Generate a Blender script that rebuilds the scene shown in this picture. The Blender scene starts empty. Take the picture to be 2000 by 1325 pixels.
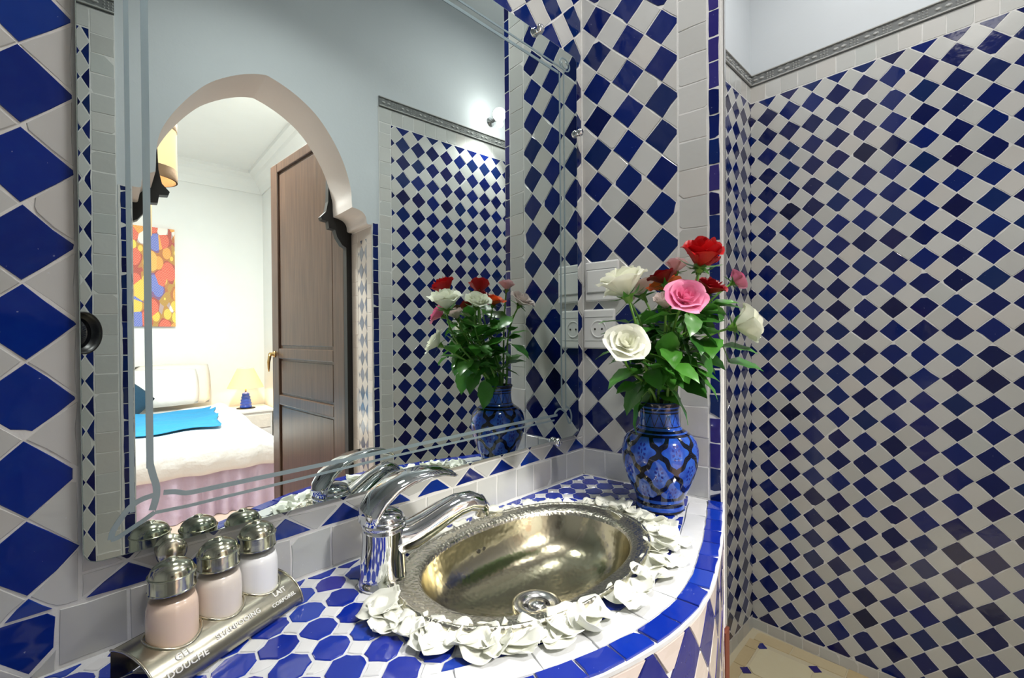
import bpy, bmesh, math, random
from mathutils import Vector, Matrix
random.seed(11)
R_ = random.random
def U_(a, b): return random.uniform(a, b)
SC = bpy.context.scene
COL = SC.collection
H = 1.12                       # eye height above the floor; z in the tables below is measured from the eye
PI = math.pi

# ------------------------------------------------------------------ camera
YAW, PITCH, ROLL, FPX = math.radians(44.4219), math.radians(.4138), math.radians(.4271), 899.4
EYE = Vector((0, -.6122, H))
FW = Vector((math.cos(YAW)*math.cos(PITCH), math.sin(YAW)*math.cos(PITCH), -math.sin(PITCH)))
_r = Vector((math.sin(YAW), -math.cos(YAW), 0))
_d = FW.cross(_r)
if _d.z > 0: _d = -_d
RT = _r*math.cos(ROLL) + _d*math.sin(ROLL)
DN = _d*math.cos(ROLL) - _r*math.sin(ROLL)
cam_data = bpy.data.cameras.new('view_camera')
cam = bpy.data.objects.new('view_camera', cam_data); COL.objects.link(cam)
cam_data.sensor_width = 36; cam_data.lens = 36*FPX/2000; cam_data.clip_start = .004
m = Matrix.Identity(4)
for i in range(3):
    m[i][0] = RT[i]; m[i][1] = -DN[i]; m[i][2] = -FW[i]; m[i][3] = EYE[i]
cam.matrix_world = m
SC.camera = cam

# ------------------------------------------------------------------ world, exposure
w = bpy.data.worlds.new('world'); SC.world = w; w.use_nodes = True
w.node_tree.nodes['Background'].inputs[0].default_value = (.8, .9, 1, 1)
w.node_tree.nodes['Background'].inputs[1].default_value = .05
vs = SC.view_settings
vs.view_transform = 'Standard'; vs.look = 'None'; vs.gamma = 1; vs.use_curve_mapping = False
vs.exposure = 0.06

# ------------------------------------------------------------------ materials
def new_mat(name):
    mt = bpy.data.materials.new(name); mt.use_nodes = True
    nt = mt.node_tree; b = nt.nodes['Principled BSDF']
    return mt, nt, b
def setp(b, **kw):
    names = dict(col='Base Color', rough='Roughness', metal='Metallic', coat='Coat Weight', coatr='Coat Roughness',
                 trans='Transmission Weight', ior='IOR', spec='Specular IOR Level', em='Emission Color', ems='Emission Strength',
                 sub='Subsurface Weight', alpha='Alpha', sheen='Sheen Weight')
    for k, v in kw.items():
        if k in ('col', 'em') and len(v) == 3: v = (*v, 1)
        b.inputs[names[k]].default_value = v
def node(nt, t, **kw):
    n = nt.nodes.new(t)
    for k, v in kw.items(): setattr(n, k, v)
    return n
def math_(nt, op, a, b=None, c=None):
    n = nt.nodes.new('ShaderNodeMath'); n.operation = op
    for i, x in enumerate((a, b, c)):
        if x is None: continue
        if isinstance(x, (int, float)): n.inputs[i].default_value = x
        else: nt.links.new(x, n.inputs[i])
    return n.outputs[0]
def ramp(nt, fac, stops, interp='LINEAR'):
    n = nt.nodes.new('ShaderNodeValToRGB'); cr = n.color_ramp; cr.interpolation = interp
    while len(cr.elements) < len(stops): cr.elements.new(.5)
    for e, (p, c) in zip(cr.elements, stops): e.position = p; e.color = (*c, 1)
    if fac is not None: nt.links.new(fac, n.inputs[0])
    return n.outputs[0]
def mix(nt, fac, a, b, mode='MIX'):
    n = nt.nodes.new('ShaderNodeMix'); n.data_type = 'RGBA'; n.blend_type = mode
    for i, x in ((0, fac), (6, a), (7, b)):
        if isinstance(x, (int, float)): n.inputs[i].default_value = x
        elif isinstance(x, tuple): n.inputs[i].default_value = (*x, 1)
        else: nt.links.new(x, n.inputs[i])
    return n.outputs[2]
def noise(nt, scale, detail=2, coord='Object', rough=.5, dist=0):
    tc = nt.nodes.new('ShaderNodeTexCoord'); n = nt.nodes.new('ShaderNodeTexNoise')
    n.inputs['Scale'].default_value = scale; n.inputs['Detail'].default_value = detail
    n.inputs['Roughness'].default_value = rough; n.inputs['Distortion'].default_value = dist
    nt.links.new(tc.outputs[coord], n.inputs['Vector'])
    return n.outputs[0]
def bump(nt, b, h, strength=.2, dist=.002):
    n = nt.nodes.new('ShaderNodeBump'); n.inputs['Strength'].default_value = strength; n.inputs['Distance'].default_value = dist
    nt.links.new(h, n.inputs['Height']); nt.links.new(n.outputs[0], b.inputs['Normal'])
def rnd(nt):
    o = nt.nodes.new('ShaderNodeObjectInfo'); g = nt.nodes.new('ShaderNodeNewGeometry')
    return math_(nt, 'FRACT', math_(nt, 'ADD', o.outputs['Random'], g.outputs['Random Per Island']))
M = {}
def simple(name, col, rough=.5, **kw):
    mt, nt, b = new_mat(name); setp(b, col=col, rough=rough, **kw); M[name] = mt; return mt
def tile_mat(name, stops, rough=.12, coat=.3, mott=.35, mcol=(1, 1, 1), bs=.25):
    mt, nt, b = new_mat(name); c = ramp(nt, rnd(nt), stops)
    n = noise(nt, 38, 4, rough=.65)
    f = math_(nt, 'MULTIPLY', math_(nt, 'SMOOTHSTEP' if False else 'SUBTRACT', n, .45), mott)
    f = math_(nt, 'MAXIMUM', f, 0)
    c = mix(nt, f, c, mcol)
    sp = noise(nt, 260, 1); sp = math_(nt, 'GREATER_THAN', sp, .79)
    c = mix(nt, math_(nt, 'MULTIPLY', sp, .25), c, (.75, .8, .9))
    nt.links.new(c, b.inputs['Base Color']); setp(b, rough=rough, coat=coat, coatr=.05)
    bump(nt, b, noise(nt, 22, 3), bs, .004)
    M[name] = mt
tile_mat('blue_glaze', [(0, (.0015, .005, .060)), (.3, (.002, .008, .095)), (.6, (.002, .013, .135)), (.8, (.003, .018, .10)), (.92, (.007, .007, .085)), (1, (.0015, .004, .035))],
         mott=.10, mcol=(.01, .05, .24), rough=.1, coat=.0)
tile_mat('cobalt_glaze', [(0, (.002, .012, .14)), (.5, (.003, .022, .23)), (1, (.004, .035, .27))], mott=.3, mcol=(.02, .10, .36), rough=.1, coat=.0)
tile_mat('counter_blue', [(0, (.003, .016, .24)), (.5, (.005, .026, .31)), (.8, (.008, .04, .33)), (1, (.022, .022, .25))], mott=.2, mcol=(.06, .12, .5), rough=.1)
tile_mat('plum_glaze', [(0, (.022, .018, .16)), (.5, (.04, .03, .18)), (1, (.012, .02, .19))], mott=.3, mcol=(.12, .1, .26))
tile_mat('white_glaze', [(0, (.49, .495, .475)), (.3, (.54, .55, .535)), (.6, (.57, .575, .56)), (.85, (.555, .54, .51)), (1, (.50, .525, .51))],
         mott=.2, mcol=(.46, .46, .43), rough=.2, coat=.2)
tile_mat('counter_white', [(0, (.57, .58, .59)), (1, (.62, .625, .63))], mott=.1, rough=.15)
tile_mat('rose_white', [(0, (.62, .54, .49)), (1, (.68, .60, .55))], mott=.1, rough=.2)
tile_mat('faded_blue', [(0, (.10, .12, .18)), (1, (.18, .19, .26))], mott=.2, mcol=(.3, .3, .35))
def grout(name, col):
    mt, nt, b = new_mat(name); c = mix(nt, noise(nt, 60, 3), tuple(x*.88 for x in col), col)
    nt.links.new(c, b.inputs['Base Color']); setp(b, rough=.85); bump(nt, b, noise(nt, 150, 3), .3, .002); M[name] = mt
grout('grout', (.74, .74, .72)); grout('counter_grout', (.60, .61, .62))
def plaster(name, col, bs=.15):
    mt, nt, b = new_mat(name); c = mix(nt, noise(nt, 6, 4), tuple(x*.94 for x in col), col)
    nt.links.new(c, b.inputs['Base Color']); setp(b, rough=.75); bump(nt, b, noise(nt, 90, 4), bs, .002); M[name] = mt
plaster('plaster', (.62, .66, .69)); plaster('reveal_plaster', (.88, .81, .78)); plaster('bed_plaster', (.86, .86, .83), .05)
plaster('frieze', (.17, .18, .18)); plaster('frieze_light', (.46, .47, .46))
plaster('terracotta', (.15, .035, .016)); plaster('floor_base', (.62, .55, .38))
tile_mat('floor_stone', [(0, (.62, .55, .33)), (.5, (.68, .62, .42)), (1, (.60, .48, .26))], mott=.5, mcol=(.74, .74, .58), rough=.3)
tile_mat('floor_tan', [(0, (.55, .42, .22)), (1, (.62, .52, .32))], mott=.5, mcol=(.66, .58, .38), rough=.3)
simple('bed_floor', (.55, .40, .33), .5)
# mirror
mt, nt, b = new_mat('silvering'); setp(b, col=(.67, .735, .715), rough=0.0, metal=1.0); M['silvering'] = mt
mt, nt, b = new_mat('etched'); setp(b, col=(.30, .39, .42), rough=.4, metal=.5); M['etched'] = mt
simple('glass_edge', (.45, .55, .50), .15, trans=.3)
mt, nt, b = new_mat('chrome'); setp(b, col=(.78, .79, .80), rough=.05, metal=1); M['chrome'] = mt
simple('steel', (.6, .6, .6), .22, metal=1); simple('dark_hole', (.01, .01, .008), .6)
# hammered nickel
def hammered(name, col, scale, strength, rough, dist=.0015):
    mt, nt, b = new_mat(name)
    tc = nt.nodes.new('ShaderNodeTexCoord'); v = nt.nodes.new('ShaderNodeTexVoronoi'); v.feature = 'SMOOTH_F1'
    v.inputs['Scale'].default_value = scale; nt.links.new(tc.outputs['Object'], v.inputs['Vector'])
    n = noise(nt, scale*.35, 4)
    h = math_(nt, 'ADD', v.outputs['Distance'], math_(nt, 'MULTIPLY', n, .6))
    c = mix(nt, noise(nt, 9, 3), tuple(x*.75 for x in col), col)
    nt.links.new(c, b.inputs['Base Color']); setp(b, metal=1, rough=rough); bump(nt, b, h, strength, dist); M[name] = mt
hammered('nickel_rim', (.76, .73, .61), 230, .6, .27, .0016)
hammered('nickel_bowl', (.76, .70, .50), 150, .16, .17, .0012)
mt, nt, b = new_mat('nickel'); c = mix(nt, noise(nt, 40, 4), (.40, .38, .29), (.58, .56, .46)); nt.links.new(c, b.inputs['Base Color'])
setp(b, metal=1, rough=.24); bump(nt, b, noise(nt, 30, 2), .15, .004); M['nickel'] = mt
simple('nickel_wire', (.66, .63, .50), .2, metal=1); simple('stamp', (.86, .86, .82), .45)
mt, nt, b = new_mat('cap_metal'); setp(b, col=(.60, .60, .47), rough=.16, metal=1); bump(nt, b, noise(nt, 60, 2), .12, .003); M['cap_metal'] = mt
for nm, c in (('lotion_peach', (.88, .68, .54)), ('lotion_cream', (.84, .76, .68)), ('lotion_white', (.90, .91, .92))):
    simple(nm, c, .25, coat=.6, sub=.0)
mt, nt, b = new_mat('bottle_glass'); setp(b, col=(.97, .97, .95), rough=.02, trans=1.0, ior=1.3); M['bottle_glass'] = mt
simple('switch_white', (.80, .81, .80), .3); simple('switch_gap', (.25, .26, .26), .5)
# leaves, petals
def organic(name, c1, c2, rough=.4, scale=40, sub=0.0, coat=0.0):
    mt, nt, b = new_mat(name); f = math_(nt, 'ADD', math_(nt, 'MULTIPLY', rnd(nt), .7), math_(nt, 'MULTIPLY', noise(nt, scale, 2), .35))
    c = ramp(nt, f, [(0.05, c1), (1, c2)]); nt.links.new(c, b.inputs['Base Color']); setp(b, rough=rough, coat=coat, coatr=.2)
    if sub:
        t = nt.nodes.new('ShaderNodeBsdfTranslucent'); nt.links.new(c, t.inputs[0])
        mx = nt.nodes.new('ShaderNodeMixShader'); mx.inputs[0].default_value = sub
        out = [n for n in nt.nodes if n.type == 'OUTPUT_MATERIAL'][0]
        nt.links.new(b.outputs[0], mx.inputs[1]); nt.links.new(t.outputs[0], mx.inputs[2]); nt.links.new(mx.outputs[0], out.inputs[0])
    M[name] = mt
organic('leaf_green', (.022, .12, .018), (.085, .30, .035), .35, 30, .18, .25)
organic('leaf_brown', (.10, .02, .025), (.14, .03, .03), .4)
organic('stem_green', (.09, .24, .03), (.16, .34, .05), .4)
organic('petal_white', (.82, .84, .68), (.90, .90, .80), .45, 20, .25)
organic('petal_red', (.42, .004, .008), (.62, .01, .012), .4, 20, .12)
organic('petal_dark_red', (.20, .004, .010), (.33, .006, .012), .4, 20, .1)
organic('petal_pink', (.78, .16, .34), (.88, .32, .50), .45, 20, .2)
organic('petal_pale_pink', (.74, .42, .46), (.85, .66, .66), .45, 20, .2)
organic('petal_orange', (.82, .10, .02), (.92, .22, .05), .45, 20, .2)
organic('petal_blush', (.68, .56, .52), (.80, .70, .66), .45, 20, .2)
organic('petal_loose', (.86, .87, .78), (.91, .92, .86), .5, 25, .3)
# wood, linens, lamps
mt, nt, b = new_mat('dark_wood'); tc = nt.nodes.new('ShaderNodeTexCoord'); mp = nt.nodes.new('ShaderNodeMapping'); mp.inputs['Scale'].default_value = (60, 60, 4)
n = nt.nodes.new('ShaderNodeTexNoise'); n.inputs['Scale'].default_value = 1; n.inputs['Detail'].default_value = 4
nt.links.new(tc.outputs['Object'], mp.inputs[0]); nt.links.new(mp.outputs[0], n.inputs['Vector'])
c = ramp(nt, n.outputs[0], [(.3, (.055, .028, .018)), (.7, (.11, .060, .038))]); nt.links.new(c, b.inputs['Base Color'])
setp(b, rough=.3, coat=.1, coatr=.15); bump(nt, b, n.outputs[0], .08, .002); M['dark_wood'] = mt
simple('black_wood', (.008, .007, .007), .5); simple('brass', (.62, .42, .18), .25, metal=1)
def cloth(name, col, rough=.85, bs=.3):
    mt, nt, b = new_mat(name); setp(b, col=col, rough=rough); bump(nt, b, noise(nt, 14, 3), bs, .03); M[name] = mt
cloth('linen_white', (.86, .85, .83)); cloth('linen_cream', (.84, .78, .70)); cloth('runner_blue', (.035, .30, .58)); cloth('skirt_lilac', (.58, .47, .60), .5)
cloth('cushion_teal', (.012, .055, .10)); cloth('shade_cream', (.80, .62, .38)); cloth('shade_trim', (.22, .13, .07))
simple('lamp_blue', (.02, .07, .45), .1, coat=.5)
mt, nt, b = new_mat('lamp_glow'); setp(b, col=(.85, .62, .34), rough=.8, em=(1, .68, .34), ems=.55); M['lamp_glow'] = mt
mt, nt, b = new_mat('bulb'); setp(b, col=(1, 1, 1), em=(1, .96, .9), ems=60.0); M['bulb'] = mt
mt, nt, b = new_mat('diffuser'); setp(b, col=(1, 1, 1), em=(1, .96, .9), ems=6.0); M['diffuser'] = mt
simple('black_plastic', (.006, .006, .007), .35); simple('lens_glass', (.004, .004, .006), .03, coat=1.0)
# painting: overlapping tropical leaves
mt, nt, b = new_mat('painted_leaves')
tc = nt.nodes.new('ShaderNodeTexCoord'); mp = nt.nodes.new('ShaderNodeMapping'); mp.inputs['Scale'].default_value = (13, 13, 7.5); mp.inputs['Rotation'].default_value = (0, .7, 0)
nt.links.new(tc.outputs['Object'], mp.inputs[0])
v = nt.nodes.new('ShaderNodeTexVoronoi'); v.inputs['Scale'].default_value = 1.0; nt.links.new(mp.outputs[0], v.inputs['Vector'])
sx = nt.nodes.new('ShaderNodeSeparateColor'); nt.links.new(v.outputs['Color'], sx.inputs[0])
c = ramp(nt, sx.outputs[0], [(0, (.80, .30, .02)), (.2, (.86, .52, .02)), (.4, (.70, .05, .03)), (.55, (.82, .40, .05)), (.68, (.05, .12, .55)), (.80, (.86, .62, .04)), (.90, (.84, .80, .76))], 'CONSTANT')
wv = nt.nodes.new('ShaderNodeTexWave'); wv.inputs['Scale'].default_value = 2.6; wv.inputs['Distortion'].default_value = 3; nt.links.new(mp.outputs[0], wv.inputs['Vector'])
c = mix(nt, math_(nt, 'MULTIPLY', wv.outputs['Fac'], .35), c, (.9, .75, .5))
e = math_(nt, 'LESS_THAN', math_(nt, 'SUBTRACT', .75, v.outputs['Distance']), .12)
c = mix(nt, math_(nt, 'MULTIPLY', e, .6), c, (.25, .05, .05)); nt.links.new(c, b.inputs['Base Color']); setp(b, rough=.6); M['painted_leaves'] = mt
# vase decoration: black trellis with flower dots on blue, black bands on the neck
def vase_mat():
    mt, nt, b = new_mat('vase_glaze'); tc = nt.nodes.new('ShaderNodeTexCoord'); s = nt.nodes.new('ShaderNodeSeparateXYZ')
    nt.links.new(tc.outputs['Object'], s.inputs[0]); X, Y, Z = s.outputs
    mm = lambda *a: math_(nt, *a)
    u = mm('MULTIPLY', mm('ARCTAN2', Y, X), 7/(2*PI)); vv = mm('MULTIPLY', mm('SUBTRACT', Z, .038), 13.5)
    p = mm('ADD', u, vv); q = mm('SUBTRACT', u, vv)
    wob = mm('MULTIPLY', mm('SINE', mm('MULTIPLY', q, 4*PI)), .035); wob2 = mm('MULTIPLY', mm('SINE', mm('MULTIPLY', p, 4*PI)), .035)
    fx = mm('SUBTRACT', mm('FRACT', mm('ADD', p, wob)), .5); fy = mm('SUBTRACT', mm('FRACT', mm('ADD', q, wob2)), .5)
    edge = mm('MAXIMUM', mm('ABSOLUTE', fx), mm('ABSOLUTE', fy))
    line = mm('GREATER_THAN', edge, .405)
    rr = mm('SQRT', mm('ADD', mm('MULTIPLY', fx, fx), mm('MULTIPLY', fy, fy))); th = mm('MULTIPLY', mm('ARCTAN2', fy, fx), 8/(2*PI))
    dx = mm('ABSOLUTE', mm('SUBTRACT', mm('FRACT', th), .5))
    dot = mm('MULTIPLY', mm('LESS_THAN', dx, .27), mm('LESS_THAN', mm('ABSOLUTE', mm('SUBTRACT', rr, .175)), .055))
    dot = mm('MAXIMUM', dot, mm('LESS_THAN', rr, .045))
    body = mm('MULTIPLY', mm('GREATER_THAN', Z, .030), mm('LESS_THAN', Z, .136))
    neckz = [(.011, .018), (.024, .030), (.134, .1375), (.1395, .143), (.1475, .1495), (.171, .1735), (.1765, .180), (.183, .19)]
    band = None
    for a, c_ in neckz:
        k = mm('MULTIPLY', mm('GREATER_THAN', Z, a), mm('LESS_THAN', Z, c_)); band = k if band is None else mm('MAXIMUM', band, k)
    tri = mm('SUBTRACT', mm('ABSOLUTE', mm('SUBTRACT', mm('FRACT', mm('MULTIPLY', u, 2.0)), .5)), mm('MULTIPLY', mm('SUBTRACT', Z, .150), 24))
    tri = mm('MULTIPLY', mm('LESS_THAN', mm('ABSOLUTE', tri), .045), mm('MULTIPLY', mm('GREATER_THAN', Z, .150), mm('LESS_THAN', Z, .171)))
    n = noise(nt, 55, 3)
    base = ramp(nt, n, [(.3, (.006, .035, .32)), (.7, (.03, .12, .52))])
    rim_ = mm('GREATER_THAN', mm('MULTIPLY', mm('GREATER_THAN', edge, .30), body), .5)
    c = mix(nt, mm('MULTIPLY', mm('MULTIPLY', dot, body), .95), base, (.006, .012, .20))
    c = mix(nt, mm('MULTIPLY', line, body), c, (.003, .004, .012))
    c = mix(nt, mm('MAXIMUM', band, tri), c, (.003, .004, .02))
    nt.links.new(c, b.inputs['Base Color']); setp(b, rough=.08, coat=.6, coatr=.03); bump(nt, b, n, .08, .003); M['vase_glaze'] = mt
vase_mat()

# ------------------------------------------------------------------ mesh helpers
def link(name, me, mat=None, parent=None, smooth=False):
    o = bpy.data.objects.new(name, me); COL.objects.link(o)
    if mat is not None and not me.materials: me.materials.append(M[mat] if isinstance(mat, str) else mat)
    if smooth:
        for p in me.polygons: p.use_smooth = True
    if parent is not None: attach(o, parent)
    return o
def attach(o, parent):
    o.parent = parent; o.matrix_parent_inverse = Matrix.Translation(-parent.location)
def mesh(name, vs_, fs, mat=None, parent=None, smooth=False):
    me = bpy.data.meshes.new(name); me.from_pydata([tuple(v) for v in vs_], [], fs); me.update()
    return link(name, me, mat, parent, smooth)
def tag(o, label=None, cat=None, group=None, kind=None):
    if label: o['label'] = label
    if cat: o['category'] = cat
    if group: o['group'] = group
    if kind: o['kind'] = kind
    return o
def empty(name, loc, label, cat, group=None):
    o = bpy.data.objects.new(name, None); COL.objects.link(o); o.location = Vector(loc); o.empty_display_size = .02
    return tag(o, label, cat, group)
class MB:
    def __init__(s): s.v = []; s.f = []
    def add(s, vs_, fs):
        k = len(s.v); s.v += [Vector(x) for x in vs_]; s.f += [[i+k for i in f] for f in fs]; return s
    def box(s, c, sx, sy, sz, ax=None):
        c = Vector(c); X, Y, Z = ax or (Vector((1, 0, 0)), Vector((0, 1, 0)), Vector((0, 0, 1)))
        vs_ = [c + X*(sx/2*a) + Y*(sy/2*b_) + Z*(sz/2*d) for a in (-1, 1) for b_ in (-1, 1) for d in (-1, 1)]
        return s.add(vs_, [[0, 1, 3, 2], [4, 6, 7, 5], [0, 4, 5, 1], [2, 3, 7, 6], [0, 2, 6, 4], [1, 5, 7, 3]])
    def lathe(s, c, prof, n=24, ax=None, closed_ends=True):
        c = Vector(c); X, Y, Z = ax or (Vector((1, 0, 0)), Vector((0, 1, 0)), Vector((0, 0, 1)))
        vs_ = []; fs = []
        for r, z in prof:
            for k in range(n):
                a = 2*PI*k/n; vs_.append(c + X*(r*math.cos(a)) + Y*(r*math.sin(a)) + Z*z)
        for i in range(len(prof)-1):
            for k in range(n):
                k2 = (k+1) % n; fs.append([i*n+k, i*n+k2, (i+1)*n+k2, (i+1)*n+k])
        if closed_ends:
            fs.append(list(range(n))[::-1]); fs.append([(len(prof)-1)*n+k for k in range(n)])
        return s.add(vs_, fs)
    def tube(s, pts, rad, n=10, caps=True):
        pts = [Vector(p) for p in pts]; rad = rad if isinstance(rad, (list, tuple)) else [rad]*len(pts)
        vs_ = []; fs = []; up = None
        for i, p in enumerate(pts):
            t = (pts[min(i+1, len(pts)-1)] - pts[max(i-1, 0)]).normalized()
            if up is None: up = Vector((0, 0, 1)) if abs(t.z) < .9 else Vector((1, 0, 0))
            x = t.cross(up).normalized(); up = x.cross(t).normalized()
            rr = rad[i]; rx, ry = rr if isinstance(rr, tuple) else (rr, rr)
            for k in range(n):
                a = 2*PI*k/n; vs_.append(p + x*(rx*math.cos(a)) + up*(ry*math.sin(a)))
        for i in range(len(pts)-1):
            for k in range(n):
                k2 = (k+1) % n; fs.append([i*n+k, i*n+k2, (i+1)*n+k2, (i+1)*n+k])
        if caps: fs.append(list(range(n))[::-1]); fs.append([(len(pts)-1)*n+k for k in range(n)])
        return s.add(vs_, fs)
    def grid(s, fn, nu, nv, closed_u=False):
        vs_ = [fn(i/nu, j/nv) for j in range(nv+1) for i in range(nu+1)]
        fs = [[j*(nu+1)+i, j*(nu+1)+i+1, (j+1)*(nu+1)+i+1, (j+1)*(nu+1)+i] for j in range(nv) for i in range(nu)]
        return s.add(vs_, fs)
    def prism(s, poly, fn, h0, h1):
        n = len(poly); vs_ = [fn(u, v, h0) for u, v in poly] + [fn(u, v, h1) for u, v in poly]
        fs = [list(range(n))[::-1], list(range(n, 2*n))] + [[i, (i+1) % n, n+(i+1) % n, n+i] for i in range(n)]
        return s.add(vs_, fs)
    def build(s, name, mat, parent=None, smooth=False, bevel=0, sub=0, fix=True):
        me = bpy.data.meshes.new(name); me.from_pydata([tuple(v) for v in s.v], [], s.f)
        if fix:
            bm = bmesh.new(); bm.from_mesh(me); bmesh.ops.remove_doubles(bm, verts=bm.verts, dist=1e-6)
            bmesh.ops.recalc_face_normals(bm, faces=bm.faces); bm.to_mesh(me); bm.free()
        me.update(); o = link(name, me, mat, parent, smooth)
        if bevel:
            md = o.modifiers.new('bevel', 'BEVEL'); md.width = bevel; md.segments = 2; md.limit_method = 'ANGLE'
        if sub:
            md = o.modifiers.new('sub', 'SUBSURF'); md.levels = sub; md.render_levels = sub
        return o
def P(x, y, z): return Vector((x, y, z+H))

# ------------------------------------------------------------------ wall frames
def frame(O, U, N):
    O = Vector((O[0], O[1], H)); U = Vector((U[0], U[1], 0)).normalized(); N = Vector((N[0], N[1], 0)).normalized()
    return lambda u, v, h: O + U*u + N*h + Vector((0, 0, v))
FA = frame((0, 0), (1, 0), (0, -1))
FB = frame((.8509, 0), (.0944, -.9955), (-.9955, -.0944))
FC = frame((.905, -.001), (.9794, -.036), (-.036, -.9794))
FD = frame((1.8845, -.037), (-.0567, -.9984), (-.9984, .0567))
FE = frame((0, -1.1671), (.9972, .0752), (-.0752, .9972))
EUv = Vector((.9972, .0752, 0)).normalized(); ENv = Vector((-.0752, .9972, 0)).normalized()
def BD(s, t, z): return FE(s, z, -t)          # bedroom coordinates: along the arch wall, away from it, up

def clip(poly, a, b, c):
    """keep a*u+b*v<=c"""
    out = []
    for i in range(len(poly)):
        p, q = poly[i], poly[(i+1) % len(poly)]; dp = a*p[0]+b*p[1]-c; dq = a*q[0]+b*q[1]-c
        if dp <= 0: out.append(p)
        if dp*dq < 0:
            t = dp/(dp-dq); out.append((p[0]+(q[0]-p[0])*t, p[1]+(q[1]-p[1])*t))
    return out
def area(p): return .5*sum(p[i][0]*p[(i+1) % len(p)][1]-p[(i+1) % len(p)][0]*p[i][1] for i in range(len(p)))
def rect_clip(poly, r):
    for a, b, c in ((-1, 0, -r[0]), (1, 0, r[1]), (0, -1, -r[2]), (0, 1, r[3])):
        poly = clip(poly, a, b, c)
        if len(poly) < 3: return []
    return poly
def inset(poly, g):
    p = list(poly)
    if area(p) < 0: p = p[::-1]
    q = p
    for i in range(len(p)):
        a, b = p[i], p[(i+1) % len(p)]; dx, dy = b[0]-a[0], b[1]-a[1]; L = math.hypot(dx, dy)
        if L < 1e-7: continue
        nx, ny = dy/L, -dx/L
        q = clip(q, nx, ny, nx*a[0]+ny*a[1]-g)
        if len(q) < 3: return []
    return q
def dedupe(p, d=4e-4):
    q = []
    for x in p:
        if not q or math.hypot(x[0]-q[-1][0], x[1]-q[-1][1]) > d: q.append(x)
    if len(q) > 1 and math.hypot(q[0][0]-q[-1][0], q[0][1]-q[-1][1]) < d: q.pop()
    return q
def tile_geo(poly, fn, h, wav=.0009, bev=.0006, chip=.3, fine=True):
    p = dedupe(poly)
    if len(p) < 3: return None
    if fine and R_() < chip:                      # a knocked-off corner
        i = random.randrange(len(p)); a = p[i]; cx = sum(x[0] for x in p)/len(p); cy = sum(x[1] for x in p)/len(p)
        dx, dy = a[0]-cx, a[1]-cy; L = math.hypot(dx, dy) or 1; k = U_(.0025, .007)
        q = clip(p, dx/L, dy/L, (dx*a[0]+dy*a[1])/L-k); p = dedupe(q) if len(q) > 2 else p
    if fine:                                      # hand-cut, slightly wavy sides
        q = []
        for i in range(len(p)):
            a, b = p[i], p[(i+1) % len(p)]; L = math.hypot(b[0]-a[0], b[1]-a[1]); q.append((a[0]+U_(-wav, wav), a[1]+U_(-wav, wav)))
            if L > .012:
                t = U_(.35, .65); q.append((a[0]+(b[0]-a[0])*t+U_(-wav, wav), a[1]+(b[1]-a[1])*t+U_(-wav, wav)))
        p = q
    n = len(p); cx = sum(x[0] for x in p)/n; cy = sum(x[1] for x in p)/n
    tu, tv = U_(-.012, .012), U_(-.012, .012)
    hh = h+U_(-.0003, .0003)
    vs_ = [fn(u, v, 0) for u, v in p]
    if fine:
        vs_ += [fn(u, v, hh-bev) for u, v in p]
    top = []
    for u, v in p:
        d = math.hypot(u-cx, v-cy) or 1; k = max(0, 1-bev*1.1/d)
        uu, v2 = cx+(u-cx)*k, cy+(v-cy)*k; top.append(fn(uu, v2, hh+(uu-cx)*tu+(v2-cy)*tv))
    vs_ += top; fs = []; rings = 2 if fine else 1
    for r in range(rings):
        for i in range(n):
            j = (i+1) % n; fs.append([r*n+i, r*n+j, (r+1)*n+j, (r+1)*n+i])
    fs.append([rings*n+i for i in range(n)])
    return vs_, fs
def project(Pw, mirror=False):
    q = Vector(Pw)
    if mirror: q = Vector((q.x, -.024-q.y, q.z))
    q = q-EYE; z = q.dot(FW)
    if z < .05: return None
    return 1000+FPX*q.dot(RT)/z, 662.5+FPX*q.dot(DN)/z
def lay_tiles(owner, tiles, fn, h=.0025, mirror=False, limit=280, hidden=None, minpx=8, gap=.0011):
    """tiles: list of (name, material, polygon). The largest in view become objects, the rest one joined part."""
    cand = []
    for name, mat, poly in tiles:
        if area(poly) < 0: poly = poly[::-1]
        q = inset(poly, gap)
        if len(q) < 3 or abs(area(q)) < 4e-6: continue
        cu = sum(x[0] for x in q)/len(q); cv = sum(x[1] for x in q)/len(q)
        px = [project(fn(u, v, 0), mirror) for u, v in q]; sz = 0
        if all(px) and not (hidden and hidden(cu, cv)):
            xs = [a[0] for a in px]; ys = [a[1] for a in px]
            if max(xs) > 0 and min(xs) < 2000 and max(ys) > 0 and min(ys) < 1325:
                sz = max(max(xs)-min(xs), max(ys)-min(ys))
                if min(max(xs)-min(xs), max(ys)-min(ys)) < 5: sz *= .3
        cand.append((sz, name, mat, q))
    cand.sort(key=lambda t: -t[0]); cnt = {}; rest = {}
    for sz, name, mat, q in cand:
        if sz >= minpx and cnt.get(name, 0) < limit:
            g = tile_geo(q, fn, h)
            if g: mesh(name, g[0], g[1], mat, owner); cnt[name] = cnt.get(name, 0)+1
        else: rest.setdefault((name, mat), []).append(q)
    for (name, mat), l in rest.items():
        mb = MB()
        for q in l:
            g = tile_geo(q, fn, h, fine=False)
            if g: mb.add(*g)
        if mb.v: tag(mb.build(name+'s_beyond', mat, owner, fix=False), kind='stuff')
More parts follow.
